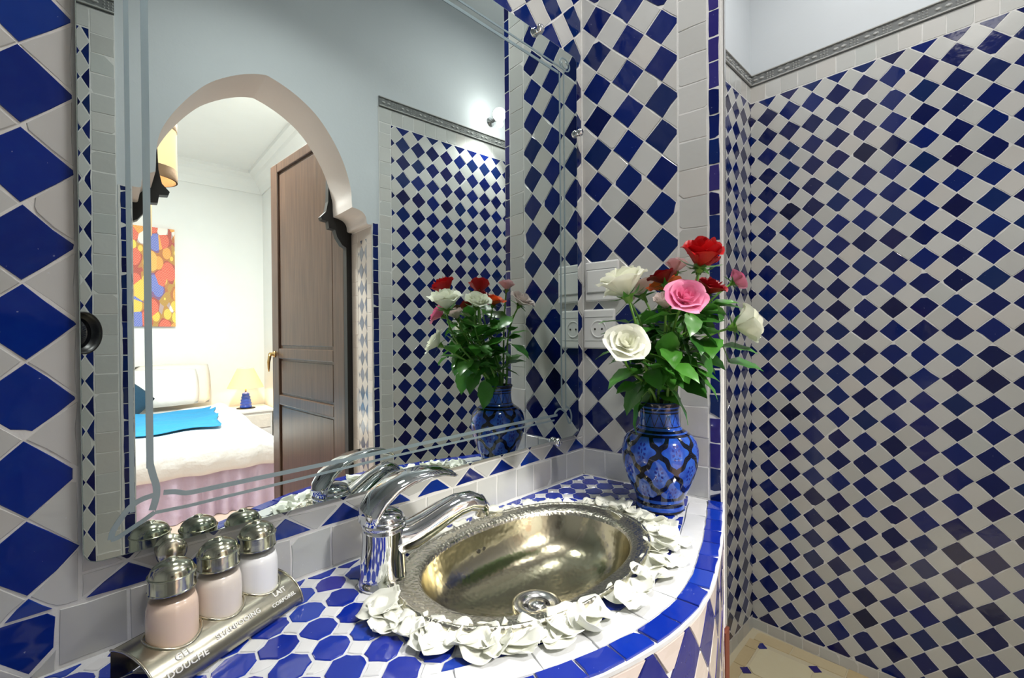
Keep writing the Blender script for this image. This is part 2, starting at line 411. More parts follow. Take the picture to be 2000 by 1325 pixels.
def diamonds(u0, v0, pu, pv, r, blue='blue_glaze', white='white_glaze', bname='blue_tile', wname='white_tile', jit=.0012):
    out = []
    for i in range(int((r[0]-u0)/pu)-2, int((r[1]-u0)/pu)+3):
        for j in range(int((r[2]-v0)/pv)-2, int((r[3]-v0)/pv)+3):
            for o, mat, nm in ((0, blue, bname), (.5, white, wname)):
                cu, cv = u0+(i+o)*pu, v0+(j+o)*pv
                def corner(a, b):   # shared vertex jitter, the same for every tile that meets there
                    rr = random.Random(int(round((cu+a-u0)/pu*2))*7919+int(round((cv+b-v0)/pv*2))*104729+int(u0*1e4))
                    return (cu+a+rr.uniform(-jit, jit), cv+b+rr.uniform(-jit, jit))
                poly = [corner(0, -pv/2), corner(pu/2, 0), corner(0, pv/2), corner(-pu/2, 0)]
                poly = rect_clip(poly, r)
                if len(poly) > 2: out.append((nm, mat, poly))
    return out
def strip(u0, u1, v0, v1, along, step, name, mat, jit=.0015):
    out = []; k = v0 if along == 'v' else u0; end = v1 if along == 'v' else u1
    while k < end-1e-4:
        e = min(end, k+step*U_(.93, 1.07)); e = end if end-e < step*.3 else e
        out.append((name, mat, [(u0, k), (u1, k), (u1, e), (u0, e)] if along == 'v' else [(k, v0), (e, v0), (e, v1), (k, v1)]))
        k = e
    return out
def struct(name, mb, mat): return tag(mb.build(name, mat), kind='structure')
def bed_of_grout(owner, fn, rects, name='grout_bed', mat='grout', h=.0019):
    mb = MB()
    for a, b, c, d in rects: mb.prism([(a, c), (b, c), (b, d), (a, d)], fn, -.001, h)
    return mb.build(name, mat, owner)

TOP = 1.50; FL = -1.12
# ------------------------------------------------------------------ room shell
def slab(fn, u0, u1, v0, v1, th): return MB().prism([(u0, v0), (u1, v0), (u1, v1), (u0, v1)], fn, -th, 0)
wallA = struct('wall_mirror', slab(FA, -1.02, .905, FL, TOP, .12), 'plaster')
wallC = struct('wall_shower', slab(FC, 0, 1.02, FL, TOP, .12), 'plaster')
wallD = struct('wall_right', slab(FD, -.02, 1.05, FL, TOP, .12), 'plaster')
wallB = struct('wall_partition', MB().prism([(0, FL), (.2935, FL), (.2935, TOP), (0, TOP)], FB, -.024, 0), 'grout')
floor = struct('floor', MB().box((.45, -.6, -.05), 3.2, 1.5, .1), 'floor_base')
ceil = struct('ceiling', MB().box((.42, -.6, TOP+H+.05), 3.1, 1.45, .1), 'plaster')
wallL = struct('wall_left', MB().box((-1.06, -.62, (TOP+FL)/2+H), .1, 1.36, TOP-FL), 'plaster')

# arch wall with a horseshoe opening
OPEN = [(.190, .447), (.2095, .449), (.2125, .472), (.226, .491), (.2450, .503), (.2463, .53), (.2481, .573), (.2563, .620), (.2752, .666), (.3026, .714), (.3418, .770), (.388, .821),
        (.449, .864), (.5065, .892), (.548, .9035), (.5599, .902), (.608, .8865), (.666, .857), (.726, .8095), (.7806, .7364), (.8207, .6563), (.8440, .573), (.8470, .53), (.849, .503),
        (.871, .499), (.892, .490), (.9045, .472), (.9085, .449), (.928, .447)]
def _smooth(pts, n):
    q = [Vector((*p, 0)) for p in pts]; q = [2*q[0]-q[1]]+q+[2*q[-1]-q[-2]]; out = []
    for i in range(1, len(q)-2):
        a, b_, c, d = q[i-1:i+3]
        for k in range(n):
            t = k/n; v = .5*((2*b_)+(c-a)*t+(2*a-5*b_+4*c-d)*t*t+(3*b_-a-3*c+d)*t**3); out.append((v.x, v.y))
    return out+[pts[-1]]
_sp = [_smooth(OPEN[0:5], 4), _smooth(OPEN[4:15], 4), _smooth(OPEN[14:24], 4), _smooth(OPEN[23:], 4)]
OPEN = _sp[0][:-1]+_sp[1][:-1]+_sp[2][:-1]+_sp[3]
for _i in range(1, len(OPEN)):
    if OPEN[_i][0] <= OPEN[_i-1][0]: OPEN[_i] = (OPEN[_i-1][0]+1e-5, OPEN[_i][1])
TE = .20
def arch_wall():
    mb = MB(); s0, s1 = -2.3, 1.84
    for h, rev in ((0, False), (-TE, True)):
        quads = [[(s0, FL), (.190, FL), (.190, TOP+.3), (s0, TOP+.3)], [(.928, FL), (s1, FL), (s1, TOP+.3), (.928, TOP+.3)]]
        for (a, za), (b_, zb) in zip(OPEN, OPEN[1:]): quads.append([(a, za), (b_, zb), (b_, TOP+.3), (a, TOP+.3)])
        for q in quads: mb.add([FE(u, v, h) for u, v in q], [[0, 1, 2, 3]])
    return mb
wallE = struct('wall_arch', arch_wall(), 'plaster')
rv = MB()
path = [(.190, FL)] + OPEN + [(.928, FL)]
for (a, za), (b_, zb) in zip(path, path[1:]): rv.add([FE(a, za, 0), FE(b_, zb, 0), FE(b_, zb, -TE), FE(a, za, -TE)], [[0, 1, 2, 3]])
rvo = rv.build('arch_reveal', 'reveal_plaster', wallE)
for p_ in rvo.data.polygons: p_.use_smooth = True
md = rvo.modifiers.new('edges', 'EDGE_SPLIT'); md.split_angle = math.radians(34)

# ------------------------------------------------------------------ tiles on the mirror wall
PA, PZ = .0763, .072
tA = []
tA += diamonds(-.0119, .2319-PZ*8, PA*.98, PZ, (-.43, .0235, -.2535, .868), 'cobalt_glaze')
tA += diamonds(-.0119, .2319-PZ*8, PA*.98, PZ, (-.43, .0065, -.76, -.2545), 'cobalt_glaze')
tA += diamonds(-.0171, -.1905, PA, .07314, (.0245, .851, -.2265, .868))
for i in range(1, 13):
    x = -.0171+PA*i
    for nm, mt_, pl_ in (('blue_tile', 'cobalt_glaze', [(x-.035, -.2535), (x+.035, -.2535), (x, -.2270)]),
                         ('white_tile', 'white_glaze', [(x-PA+.036, -.2535), (x-.036, -.2535), (x, -.2268), (x-PA, -.2268)])):
        pl_ = rect_clip(pl_, (.0245, .851, -.26, -.2))
        if len(pl_) > 2: tA.append((nm, mt_, pl_))
tA += strip(.0075, .851, -.3095, -.2550, 'u', .052, 'border_tile', 'white_glaze')
tA += strip(-.43, .851, .870, .925, 'u', .052, 'border_tile', 'white_glaze')
bed_of_grout(wallA, FA, [(-.43, .851, -.76, .928)])
lay_tiles(wallA, tA, FA, hidden=lambda u, v: .05 < u < .79 and -.20 < v < .57)
tB = diamonds(.0416, .6104, .072, PZ, (0, .2165, -.2525, .868))
tB += strip(.2180, .2720, -.31, .925, 'v', .056, 'border_tile', 'white_glaze')
tB += strip(.2735, .2935, -.34, .925, 'v', .047, 'edge_tile', 'blue_glaze')
tB += strip(0, .2165, -.31, -.2540, 'u', .054, 'border_tile', 'white_glaze')
bed_of_grout(wallB, FB, [(0, .2935, -.34, .928)])
# a few plum-tinted edge tiles low on the partition
tB = [(n, 'plum_glaze' if n == 'edge_tile' and R_() < .5 else m_, p) for n, m_, p in tB]
lay_tiles(wallB, tB, FB)
# end of the partition: plaster edge, thin blue line, terracotta foot
FBe = lambda u, v, h: FB(.2935+h, v, u)
MB().prism([(-.0135, -.55), (-.002, -.55), (-.002, .925), (-.0135, .925)], FBe, 0, .002).build('end_edge', 'grout', wallB)
MB().prism([(-.0235, -.55), (-.0165, -.55), (-.0165, TOP-.002), (-.0235, TOP-.002)], FBe, 0, .004).build('end_profile', 'steel', wallB)
MB().prism([(.0025, -.31), (.0055, -.31), (.0055, .925), (.0025, .925)], lambda u, v, h: FB(u, v, h), .0, .0045).build('corner_joint', 'grout', wallB)
eb = MB().prism([(-.0265, -1.119), (-.001, -1.119), (-.001, -.555), (-.0265, -.555)], lambda u, v, h: FB(.2935+h, v, u), 0, .006); eb.build('terracotta_edge', 'terracotta', wallB)
tC = diamonds(.9795-.036*0, .7984, .072, PZ, (.40, .979, -1.068, .868))
tC += strip(.40, .979, .870, .926, 'u', .054, 'border_tile', 'white_glaze') + strip(.40, .979, -1.118, -1.07, 'u', .054, 'border_tile', 'white_glaze')
bed_of_grout(wallC, FC, [(0, .979, FL, .928)])
lay_tiles(wallC, tC, FC, limit=150)
tD = diamonds(.060, .7984, .072, PZ, (0, 1.0, -1.080, .868))
tD += strip(0, 1.0, .870, .926, 'u', .054, 'border_tile', 'white_glaze') + strip(0, 1.0, -1.118, -1.082, 'u', .054, 'border_tile', 'white_glaze')
bed_of_grout(wallD, FD, [(0, 1.0, FL, .928)])
lay_tiles(wallD, tD, FD, limit=295)
# arch wall
tE = diamonds(1.0667, .798, .072, PZ, (1.0125, 1.832, -1.06, .868))
tE += strip(.962, 1.0115, FL, .868, 'v', .056, 'border_tile', 'white_glaze')
tE += strip(.962, 1.832, .870, .926, 'u', .054, 'border_tile', 'white_glaze')
tE += strip(.930, .9545, FL, .455, 'v', .047, 'edge_tile', 'blue_glaze')
tE += diamonds(.1015, .798, .037, .0705, (-.60, .1015, -1.06, .868))
tE += strip(.1025, .1545, FL, .925, 'v', .056, 'border_tile', 'white_glaze')
tE += strip(-.60, .1015, .870, .926, 'u', .054, 'border_tile', 'white_glaze')
tE += strip(.1625, .188, FL, .444, 'v', .047, 'edge_tile', 'blue_glaze')
bed_of_grout(wallE, FE, [(.9595, 1.832, FL, .928), (-.60, .1555, FL, .928), (.929, .9575, FL, .456), (.158, .1895, FL, .446)])
lay_tiles(wallE, tE, FE, mirror=True, limit=280)
# jamb lining inside the arch
FJ = lambda u, v, h: FE(.928-h, v, -u)
tJ = strip(.004, .045, -1.1, .43, 'v', .055, 'jamb_tile', 'rose_white') + strip(.135, .195, -1.1, .43, 'v', .055, 'jamb_tile', 'rose_white')
tJ += [(n if n != 'blue_tile' else 'blue_tile', m_, p) for n, m_, p in diamonds(.098, .345, .050, PZ, (.046, .134, -1.1, .40), 'faded_blue', 'rose_white', 'faded_tile', 'jamb_tile')]
bed_of_grout(wallE, FJ, [(0, TE, FL, .44)], 'jamb_bed', 'rose_white')
lay_tiles(wallE, tJ, FJ, mirror=True, limit=150, minpx=6)

# carved frieze over the tiles
def frieze(owner, fn, u0, u1):
    v0, v1 = .930, .972
    MB().prism([(u0, v0), (u1, v0), (u1, v1), (u0, v1)], fn, 0, .004).build('frieze', 'frieze', owner)
    mb = MB()
    for v in (v0+.002, v1-.005): mb.prism([(u0, v), (u1, v), (u1, v+.003), (u0, v+.003)], fn, .003, .009)
    vm = (v0+v1)/2-.001
    def blob(u, v, a, b, top):
        n = 8; ring = [fn(u+a*math.cos(2*PI*k/n), v+b*math.sin(2*PI*k/n), .003) for k in range(n)]
        r2 = [fn(u+a*.55*math.cos(2*PI*k/n), v+b*.55*math.sin(2*PI*k/n), top) for k in range(n)]
        mb.add(ring+r2, [[k, (k+1) % n, n+(k+1) % n, n+k] for k in range(n)] + [[n+k for k in range(n)]])
    def dia(u, v, a, b, top): mb.add([fn(u-a, v, .003), fn(u, v-b, .003), fn(u+a, v, .003), fn(u, v+b, .003), fn(u, v, top)], [[0, 1, 4], [1, 2, 4], [2, 3, 4], [3, 0, 4]])
    u = u0+.02; per = .084
    while u < u1-.05:
        blob(u, vm, .0095, .0055, .008); blob(u+.022, vm, .0095, .0055, .008)
        for sg in (-1, 1): dia(u-.002, vm+sg*.0125, .012, .0035, .007); dia(u+.024, vm+sg*.0125, .012, .0035, .007)
        for a in range(3):
            for b_ in range(3): dia(u+.041+a*.009, vm+(b_-1)*.0088, .0048, .0042, .008)
        u += per
    mb.build('frieze_carving', 'frieze_light', owner)
frieze(wallD, FD, 0, 1.0); frieze(wallC, FC, .40, .979); frieze(wallE, FE, .962, 1.83); frieze(wallE, FE, -.60, .155)
frieze(wallB, FB, 0, .2935); frieze(wallA, FA, -.43, .85)

# floor stones in the shower, small blue inserts
FF = lambda u, v, h: Vector((u, v, h))
tf = []
for i in range(6):
    for j in range(5):
        u, v = 1.79-i*.165, -.095-j*.165
        c = .022
        tf.append(('stone_slab', 'floor_stone', [(u-.165+c, v), (u-c, v), (u, v-c), (u, v-.165+c), (u-c, v-.165), (u-.165+c, v-.165), (u-.165, v-.165+c), (u-.165, v-c)]))
        tf.append(('blue_insert', 'plum_glaze', [(u-c, v), (u, v+c), (u+c, v), (u, v-c)]))
tf += strip(1.81, 1.868, -.98, -.062, 'v', .16, 'border_stone', 'floor_tan') + strip(.92, 1.81, -.090, -.050, 'u', .12, 'border_stone', 'floor_tan')
lay_tiles(floor, tf, FF, h=.003, limit=200, gap=.002)

# ------------------------------------------------------------------ bedroom shell beyond the arch
BT = 1.75
def bslab(name, pts, mat='bed_plaster'):
    mb = MB(); s0, s1, t0, t1, z0, z1 = pts
    vs_ = [BD(s, t, z) for s in (s0, s1) for t in (t0, t1) for z in (z0, z1)]
    mb.add(vs_, [[0, 1, 3, 2], [4, 6, 7, 5], [0, 4, 5, 1], [2, 3, 7, 6], [0, 2, 6, 4], [1, 5, 7, 3]])
    return struct(name, mb, mat)
wallF = bslab('wall_bedroom_far', (-2.3, 1.52, 3.85, 3.95, FL, BT))
wallG = bslab('wall_bedroom_right', (1.42, 1.52, TE, 3.85, FL, BT))
wallK = bslab('wall_bedroom_left', (-2.4, -2.3, TE, 3.95, FL, BT))
bslab('ceiling_bedroom', (-2.4, 1.52, TE, 3.95, BT, BT+.1))
bslab('floor_bedroom', (-2.4, 1.52, TE-.2, 3.95, FL-.1, FL), 'bed_floor')
cor = MB()
prof = [(0, 1.56), (.012, 1.56), (.03, 1.585), (.05, 1.62), (.10, 1.675), (.115, 1.70), (.16, 1.72), (.165, 1.75), (0, 1.75)]
for k in range(len(prof)):
    (a, za), (b_, zb) = prof[k], prof[(k+1) % len(prof)]
    cor.add([BD(-2.3, 3.849-a, za), BD(1.419-a, 3.849-a, za), BD(1.419-b_, 3.849-b_, zb), BD(-2.3, 3.849-b_, zb)], [[0, 1, 2, 3]])
    cor.add([BD(1.419-a, 3.849-a, za), BD(1.419-a, TE+.001, za), BD(1.419-b_, TE+.001, zb), BD(1.419-b_, 3.849-b_, zb)], [[0, 1, 2, 3]])
struct('trim_1', cor, 'bed_plaster')

# dark wooden frame on the far side of the arch, carved corbels
CORB = [(.832, .70), (.832, .654), (.829, .567), (.820, .523), (.799, .499), (.803, .487), (.828, .484), (.832, .456), (.857, .453), (.865, .424), (.886, .392), (.904, .382), (.904, FL+.001), (.945, FL+.001), (.945, .70)]
fr = MB(); FBk = lambda u, v, h: BD(u, TE+.001+h, v)
fr.prism(CORB, FBk, 0, .035)
fo = fr.build('trim_2', 'black_wood'); tag(fo, kind='structure')
fr = MB(); fr.prism([(1.095-u, v) for u, v in CORB], FBk, 0, .035); fo = fr.build('trim_3', 'black_wood'); tag(fo, kind='structure')

# door leaf
TH = math.radians(84); hb = BD(.925, TE+.045, 0)
DX = (-EUv*math.cos(TH) - ENv*math.sin(TH)).normalized(); DNm = DX.cross(Vector((0, 0, 1))).normalized()
if DNm.dot(EUv) > 0: DNm = -DNm
FDr = lambda u, v, h: hb + DX*u + DNm*h + Vector((0, 0, v))
dm = MB()
ZT, ZB, DW = .945, FL+.012, .825
dm.prism([(0, ZB), (DW, ZB), (DW, ZT), (0, ZT)], FDr, -.022, .006)
door = tag(dm.build('door_1', 'dark_wood'), kind='structure')
def dpart(name, u0, u1, v0, v1, h0, h1, mat='dark_wood', bev=.004):
    return MB().prism([(u0, v0), (u1, v0), (u1, v1), (u0, v1)], FDr, h0, h1).build(name, mat, door, bevel=bev)
dpart('stile', 0, .105, ZB, ZT, .004, .018); dpart('stile', .735, DW, ZB, ZT, .004, .018)
for a, b_ in ((.895, ZT), (-.115, -.060), (-.365, -.312), (ZB, ZB+.16)): dpart('rail', .105, .735, a, b_, .004, .018)
for a, b_ in ((-.045, .88), (-.30, -.127), (ZB+.175, -.378)): dpart('panel', .122, .718, a, b_, .005, .0105, bev=.003)
hd = MB(); hd.lathe(FDr(.79, -.092, .018), [(.018, 0), (.018, .006), (.010, .008), (.009, .028)], 16, (DX, Vector((0, 0, 1)), DNm)); hd.build('handle_rose', 'brass', door, True)
hd = MB(); hd.tube([FDr(.79, -.092, .045), FDr(.775, -.105, .05), FDr(.79, -.135, .05), FDr(.80, -.17, .047), FDr(.803, -.188, .045)], [.008, .009, .008, .006, .003], 10); hd.build('handle', 'brass', door, True)

# ------------------------------------------------------------------ lights of the place, plus one added unseen in the bedroom
def area_light(name, loc, target, size, power, col=(1, .96, .9), parent=None, spread=None):
    l = bpy.data.lights.new(name, 'AREA'); l.shape = 'DISK'; l.size = size; l.energy = power; l.color = col
    if spread: l.spread = spread
    o = bpy.data.objects.new(name, l); COL.objects.link(o); o.location = loc
    o.rotation_euler = (Vector(target)-Vector(loc)).to_track_quat('-Z', 'Y').to_euler()
    if parent: attach(o, parent)
    return o
def ceiling_lamp(loc, r, power, label, col=(1, .98, .955), emat='diffuser', spread=None):
    t = empty('ceiling_lamp', loc, label, 'lamp')
    MB().lathe(loc, [(r*1.12, 0), (r*1.12, -.02), (r*1.02, -.026), (r, -.018)], 32).build('housing', 'switch_white', t)
    MB().lathe(loc, [(r, -.0185), (r*.9, -.030), (r*.5, -.036), (.001, -.037)], 32, closed_ends=False).build('diffuser', emat, t, True)
    area_light('lamp_light', Vector(loc)+Vector((0, 0, -.045)), Vector(loc)+Vector((0, 0, -1)), r*2, power, col, t, spread)
    return t
ceiling_lamp((.46, -.50, TOP+H-.001), .12, 8.2, 'round white ceiling lamp over the washbasin', spread=math.radians(125))
ceiling_lamp((1.36, -.46, TOP+H-.001), .10, 5.0, 'round white ceiling lamp over the shower floor')
ceiling_lamp(BD(.45, 1.22, BT-.001), .16, 150, 'added unseen ceiling light brightening the bedroom and the arch', (1, .97, .93))  # added out of view to brighten the bedroom and the arch reveal
# small bright spotlight on the arch wall above the frieze
sp0 = FE(1.535, 1.035, .0)
sp = empty('spotlight', sp0, 'small bright chrome spotlight on the wall just above the carved frieze', 'lamp')
MB().lathe(sp0, [(.022, 0), (.022, .006), (.008, .008), (.008, .05)], 20, (EUv, Vector((0, 0, 1)), ENv)).build('bracket', 'chrome', sp, True)
ax = (ENv*.86+Vector((0, 0, -.30))+EUv*-.40).normalized(); ex = Vector((0, 0, 1)).cross(ax).normalized(); ey = ax.cross(ex).normalized()
hc = sp0 + ENv*.062 + Vector((0, 0, .012))
MB().lathe(hc - ax*.03, [(.010, 0), (.016, .004), (.019, .03), (.021, .042)], 20, (ex, ey, ax), True).build('shade', 'chrome', sp, True)
MB().lathe(hc + ax*.012, [(.014, -.006), (.024, .002), (.030, .014), (.029, .026), (.020, .038), (.0005, .044)], 24, (ex, ey, ax), False).build('bulb', 'bulb', sp, True)
sl = bpy.data.lights.new('spot_light', 'SPOT'); sl.energy = 11; sl.color = (1, .98, .95); sl.shadow_soft_size = .015; sl.spot_size = math.radians(112); sl.spot_blend = .5
so = bpy.data.objects.new('spot_light', sl); COL.objects.link(so); so.location = hc+ax*.036+Vector((0, 0, -.045)); so.rotation_euler = (Vector((0, 0, -1))+ENv*.10+EUv*-.30).to_track_quat('-Z', 'Y').to_euler(); attach(so, sp)

# ------------------------------------------------------------------ counter
OUT = [(-.120, -.0005), (-.122, -.07), (-.10, -.13), (-.03, -.195), (.11, -.262), (.22, -.318), (.30, -.356), (.361, -.378), (.404, -.389), (.449, -.397), (.498, -.400), (.543, -.397), (.586, -.390), (.636, -.377), (.716, -.353), (.84, -.311), (.8775, -.297)]
def catmull(pts, n):
    pts = [Vector((*p, 0)) for p in pts]; pts = [2*pts[0]-pts[1]]+pts+[2*pts[-1]-pts[-2]]; out = []
    for i in range(1, len(pts)-2):
        a, b_, c, d = pts[i-1:i+3]
        for k in range(n):
            t = k/n; out.append(.5*((2*b_)+(c-a)*t+(2*a-5*b_+4*c-d)*t*t+(3*b_-a-3*c+d)*t**3))
    out.append(pts[-2]); return out
crv = catmull(OUT, 8)
def offset(c, d):
    o = []
    for i, p in enumerate(c):
        t = (c[min(i+1, len(c)-1)]-c[max(i-1, 0)]).normalized(); n = Vector((-t.y, t.x, 0)); o.append(p+n*d)
    return o
ZC = -.310
SX, SY, SA, SB = .484, -.177, .204, .1375
def sink_pt(k, th, z):
    e = .88; c, s = math.cos(th), math.sin(th)
    return P(SX+SA*k*math.copysign(abs(c)**e, c), SY+SB*k*math.copysign(abs(s)**e, s), z)
counter = empty('washbasin_counter', (.45, -.15, H+ZC-.04), 'tiled washbasin counter with curved front edge under the mirror', 'counter')
# top slab as a ring round the basin cut-out
poly = [(p.x, p.y) for p in crv]+[(.8495, -.0005)]
poly[-2] = (.8765, -.2965)
def ray_hit(th):
    d = (math.cos(th), math.sin(th)); best = 0
    for i in range(len(poly)):
        a, b_ = poly[i], poly[(i+1) % len(poly)]; ex_, ey_ = b_[0]-a[0], b_[1]-a[1]; den = d[0]*ey_-d[1]*ex_
        if abs(den) < 1e-12: continue
        t = ((a[0]-SX)*ey_-(a[1]-SY)*ex_)/den; u = ((a[0]-SX)*d[1]-(a[1]-SY)*d[0])/den
        if t > 0 and -1e-6 <= u <= 1+1e-6: best = max(best, t)
    return SX+d[0]*best, SY+d[1]*best
angs = sorted([2*PI*k/160 for k in range(160)]+[math.atan2(y-SY, x-SX) % (2*PI) for x, y in (poly[-1], poly[-2], poly[0])])
mb = MB(); n = len(angs); vs_ = []
for z, kind in ((ZC-.0024, 'i'), (ZC-.0024, 'o'), (ZC-.0065, 'o'), (ZC-.04, 'i')):
    for th in angs:
        if kind == 'o': x, y = ray_hit(th); vs_.append(P(x, y, z))
        else:
            e = Vector((math.cos(th)/SA, math.sin(th)/SB, 0)); k = .87/e.length; vs_.append(P(SX+math.cos(th)*k, SY+math.sin(th)*k, z))
fs = [[r*n+i, r*n+(i+1) % n, ((r+1) % 4)*n+(i+1) % n, ((r+1) % 4)*n+i] for r in range(4) for i in range(n)]
mb.add(vs_, fs); mb.build('slab', 'counter_grout', counter)
FT = lambda u, v, h: P(u, v, ZC-.0024+h)
def arclen(c):
    L = [0]
    for a, b_ in zip(c, c[1:]): L.append(L[-1]+(b_-a).length)
    return L
LC = arclen(crv)
def along(c, L, l):
    l = min(max(l, 0), L[-1])
    for i in range(len(L)-1):
        if l <= L[i+1]+1e-9:
            t = (l-L[i])/max(1e-9, L[i+1]-L[i]); return c[i].lerp(c[i+1], t)
    return c[-1].copy()
def curve_uv(off):      # (arc length, inward distance) -> counter top
    pass
def nrm(l):
    a, b_ = along(crv, LC, l-.004), along(crv, LC, l+.004); t = (b_-a).normalized(); return Vector((-t.y, t.x, 0))
def CT(l, d):
    p = along(crv, LC, l)+nrm(l)*d; return p.x, p.y
FCu = lambda u, v, h: P(*CT(u, v), ZC-.0024+h)
LEND = LC[-1]
te = []; l = .09
while l < LEND-.002:
    e = min(LEND, l+.046*U_(.93, 1.08)); e = LEND if LEND-e < .02 else e
    mm_ = (l+e)/2
    te.append(('edge_tile', 'counter_blue', [(l, .002), (mm_, .002), (e, .002), (e, .0285), (mm_, .0285), (l, .0285)])); l = e
lay_tiles(counter, te, FCu, h=.0026, gap=.0012)
te = []; l = .09
while l < LEND-.03:
    e = min(LEND-.028, l+.075*U_(.9, 1.1)); mm_ = (l+e)/2
    te.append(('band_tile', 'counter_white', [(l, .0285), (mm_, .0285), (e, .0285), (e, .060), (mm_, .060), (l, .060)])); l = e
lay_tiles(counter, te, FCu, h=.0024, gap=.0004)
inner = offset(crv, .061)
def in_top(x, y):
    # signed distance inside the inner border
    best = 1e9; sgn = 1
    for a, b_ in zip(inner, inner[1:]):
        d = b_-a; L = d.length
        if L < 1e-6: continue
        t = max(0, min(1, ((x-a.x)*d.x+(y-a.y)*d.y)/L/L)); q = a+d*t; dist = math.hypot(x-q.x, y-q.y)
        if dist < best: best = dist; sgn = 1 if (d.x*(y-a.y)-d.y*(x-a.x)) > 0 else -1; tan = d/L; pt = q
    return best*sgn, tan, pt
tt = []
ga, gb = Vector((.0400, -.0003, 0)), Vector((-.0040, -.0392, 0)); g0 = Vector((.2482, -.0808, 0)); hw = .5
for i in range(-11, 19):
    for j in range(-4, 10):
        for nm, mat, loc in (('octagon_tile', 'counter_blue', [(-.5, -.17), (-.17, -.5), (.17, -.5), (.5, -.17), (.5, .17), (.17, .5), (-.17, .5), (-.5, .17)]),
                             ('dot_tile', 'counter_white', [(.5, .17), (.83, .5), (.5, .83), (.17, .5)])):
            pl = []
            for a, b_ in loc:
                p = g0+ga*(i+a)+gb*(j+b_); pl.append((p.x, p.y))
            if area(pl) < 0: pl = pl[::-1]
            cx = sum(p[0] for p in pl)/len(pl); cy = sum(p[1] for p in pl)/len(pl)
            if cy > .02 or cx < -.13 or cx > .9: continue
            k = math.hypot((cx-SX)/SA, (cy-SY)/SB)
            if k < 1.0: continue
            pl = clip(pl, 0, 1, -.006)                     # wall A
            if len(pl) > 2: pl = clip(pl, .9955, .0944, .8509*.9955-.006)
            if len(pl) < 3: continue
            d, tan, pt = in_top(cx, cy)
            if d < -.03: continue
            if d < .04:
                pl = clip(pl, tan.y, -tan.x, tan.y*pt.x-tan.x*pt.y)
            if len(pl) > 2 and abs(area(pl)) > 2e-5: tt.append((nm, mat, pl))
lay_tiles(counter, tt, FT, h=.0012, gap=.0016)
# upright tiled front under the curved edge
FFr = lambda u, v, h: (lambda p, q: P(p.x-q.x*(h-.003), p.y-q.y*(h-.003), v))(along(crv, LC, u), nrm(u))
mb = MB(); NL = 90
for i in range(NL):
    a, b_ = LEND*i/NL, LEND*(i+1)/NL
    mb.add([FFr(a, FL, 0), FFr(b_, FL, 0), FFr(b_, ZC-.0065, 0), FFr(a, ZC-.0065, 0), FFr(a, FL, -.05), FFr(b_, FL, -.05), FFr(b_, ZC-.03, -.05), FFr(a, ZC-.03, -.05)], [[0, 1, 2, 3], [4, 5, 6, 7], [3, 2, 6, 7]])
mb.build('front_wall', 'grout', counter)
tfz = [(n, m_ if n == 'front_blue_tile' else 'rose_white', p) for n, m_, p in diamonds(.02, ZC-.047, .070, .090, (.10, LEND-.003, FL+.06, ZC-.008), 'plum_glaze', 'rose_white', 'front_blue_tile', 'front_white_tile')]
lay_tiles(counter, tfz, FFr, h=.0022, limit=120)

# ------------------------------------------------------------------ basin
basin = empty('washbasin', P(SX, SY, ZC-.075), 'oval hammered metal washbasin sunk into the tiled counter', 'washbasin')
def rings(ks, n=72):
    mb = MB(); vs_ = []; fs = []
    for k, z in ks:
        for i in range(n): vs_.append(sink_pt(k, 2*PI*i/n, ZC+z))
    for r in range(len(ks)-1):
        for i in range(n): fs.append([r*n+i, r*n+(i+1) % n, (r+1)*n+(i+1) % n, (r+1)*n+i])
    return mb.add(vs_, fs)
rings([(.985, -.001), (1.0, .0015), (1.0, .006), (.990, .0092), (.975, .0098), (.962, .0078), (.955, .0072), (.93, .0072), (.88, .0062), (.84, .0048), (.822, .002), (.812, -.002)], 96).build('rim', 'nickel_rim', basin, True)
rings([(.812, -.002), (.80, -.009), (.775, -.022), (.73, -.038), (.66, -.050), (.56, -.059), (.44, -.0655), (.32, -.070), (.2, -.0725), (.15, -.0735)], 96).build('bowl', 'nickel_bowl', basin, True)
dc = P(.487, -.180, ZC-.0735)
MB().lathe(dc, [(.0345, .0), (.035, .004), (.031, .0065), (.024, .0055), (.0195, .002)], 36, None, False).build('drain_flange', 'steel', basin, True)
MB().lathe(dc, [(.0195, .002), (.0195, -.003), (.001, -.004)], 30, None, False).build('drain_cup', 'steel', basin, True)
MB().lathe(dc+Vector((0, 0, .001)), [(.013, -.003), (.013, .0015), (.010, .005), (.001, .0062)], 24, None, False).build('drain_plug', 'steel', basin, True)
for a in (0, 2.1, 4.2): MB().lathe(dc+Vector((.0162*math.cos(a), .0162*math.sin(a), -.0012)), [(.0030, -.001), (.0030, .0006), (.0001, .0008)], 12, None, False).build('drain_hole', 'dark_hole', basin)
oc = sink_pt(.765, 1.62, ZC-.0262); on = (P(SX, SY, ZC-.01)-oc).normalized()
ox = Vector((1, 0, 0)); oy = on.cross(ox).normalized(); ox = oy.cross(on)
for dx in (0, .012): MB().lathe(oc+ox*dx+on*.0012, [(.0032, -.003), (.0032, .0006), (.0001, .0008)], 12, (ox, oy, on), False).build('overflow_hole', 'dark_hole', basin)

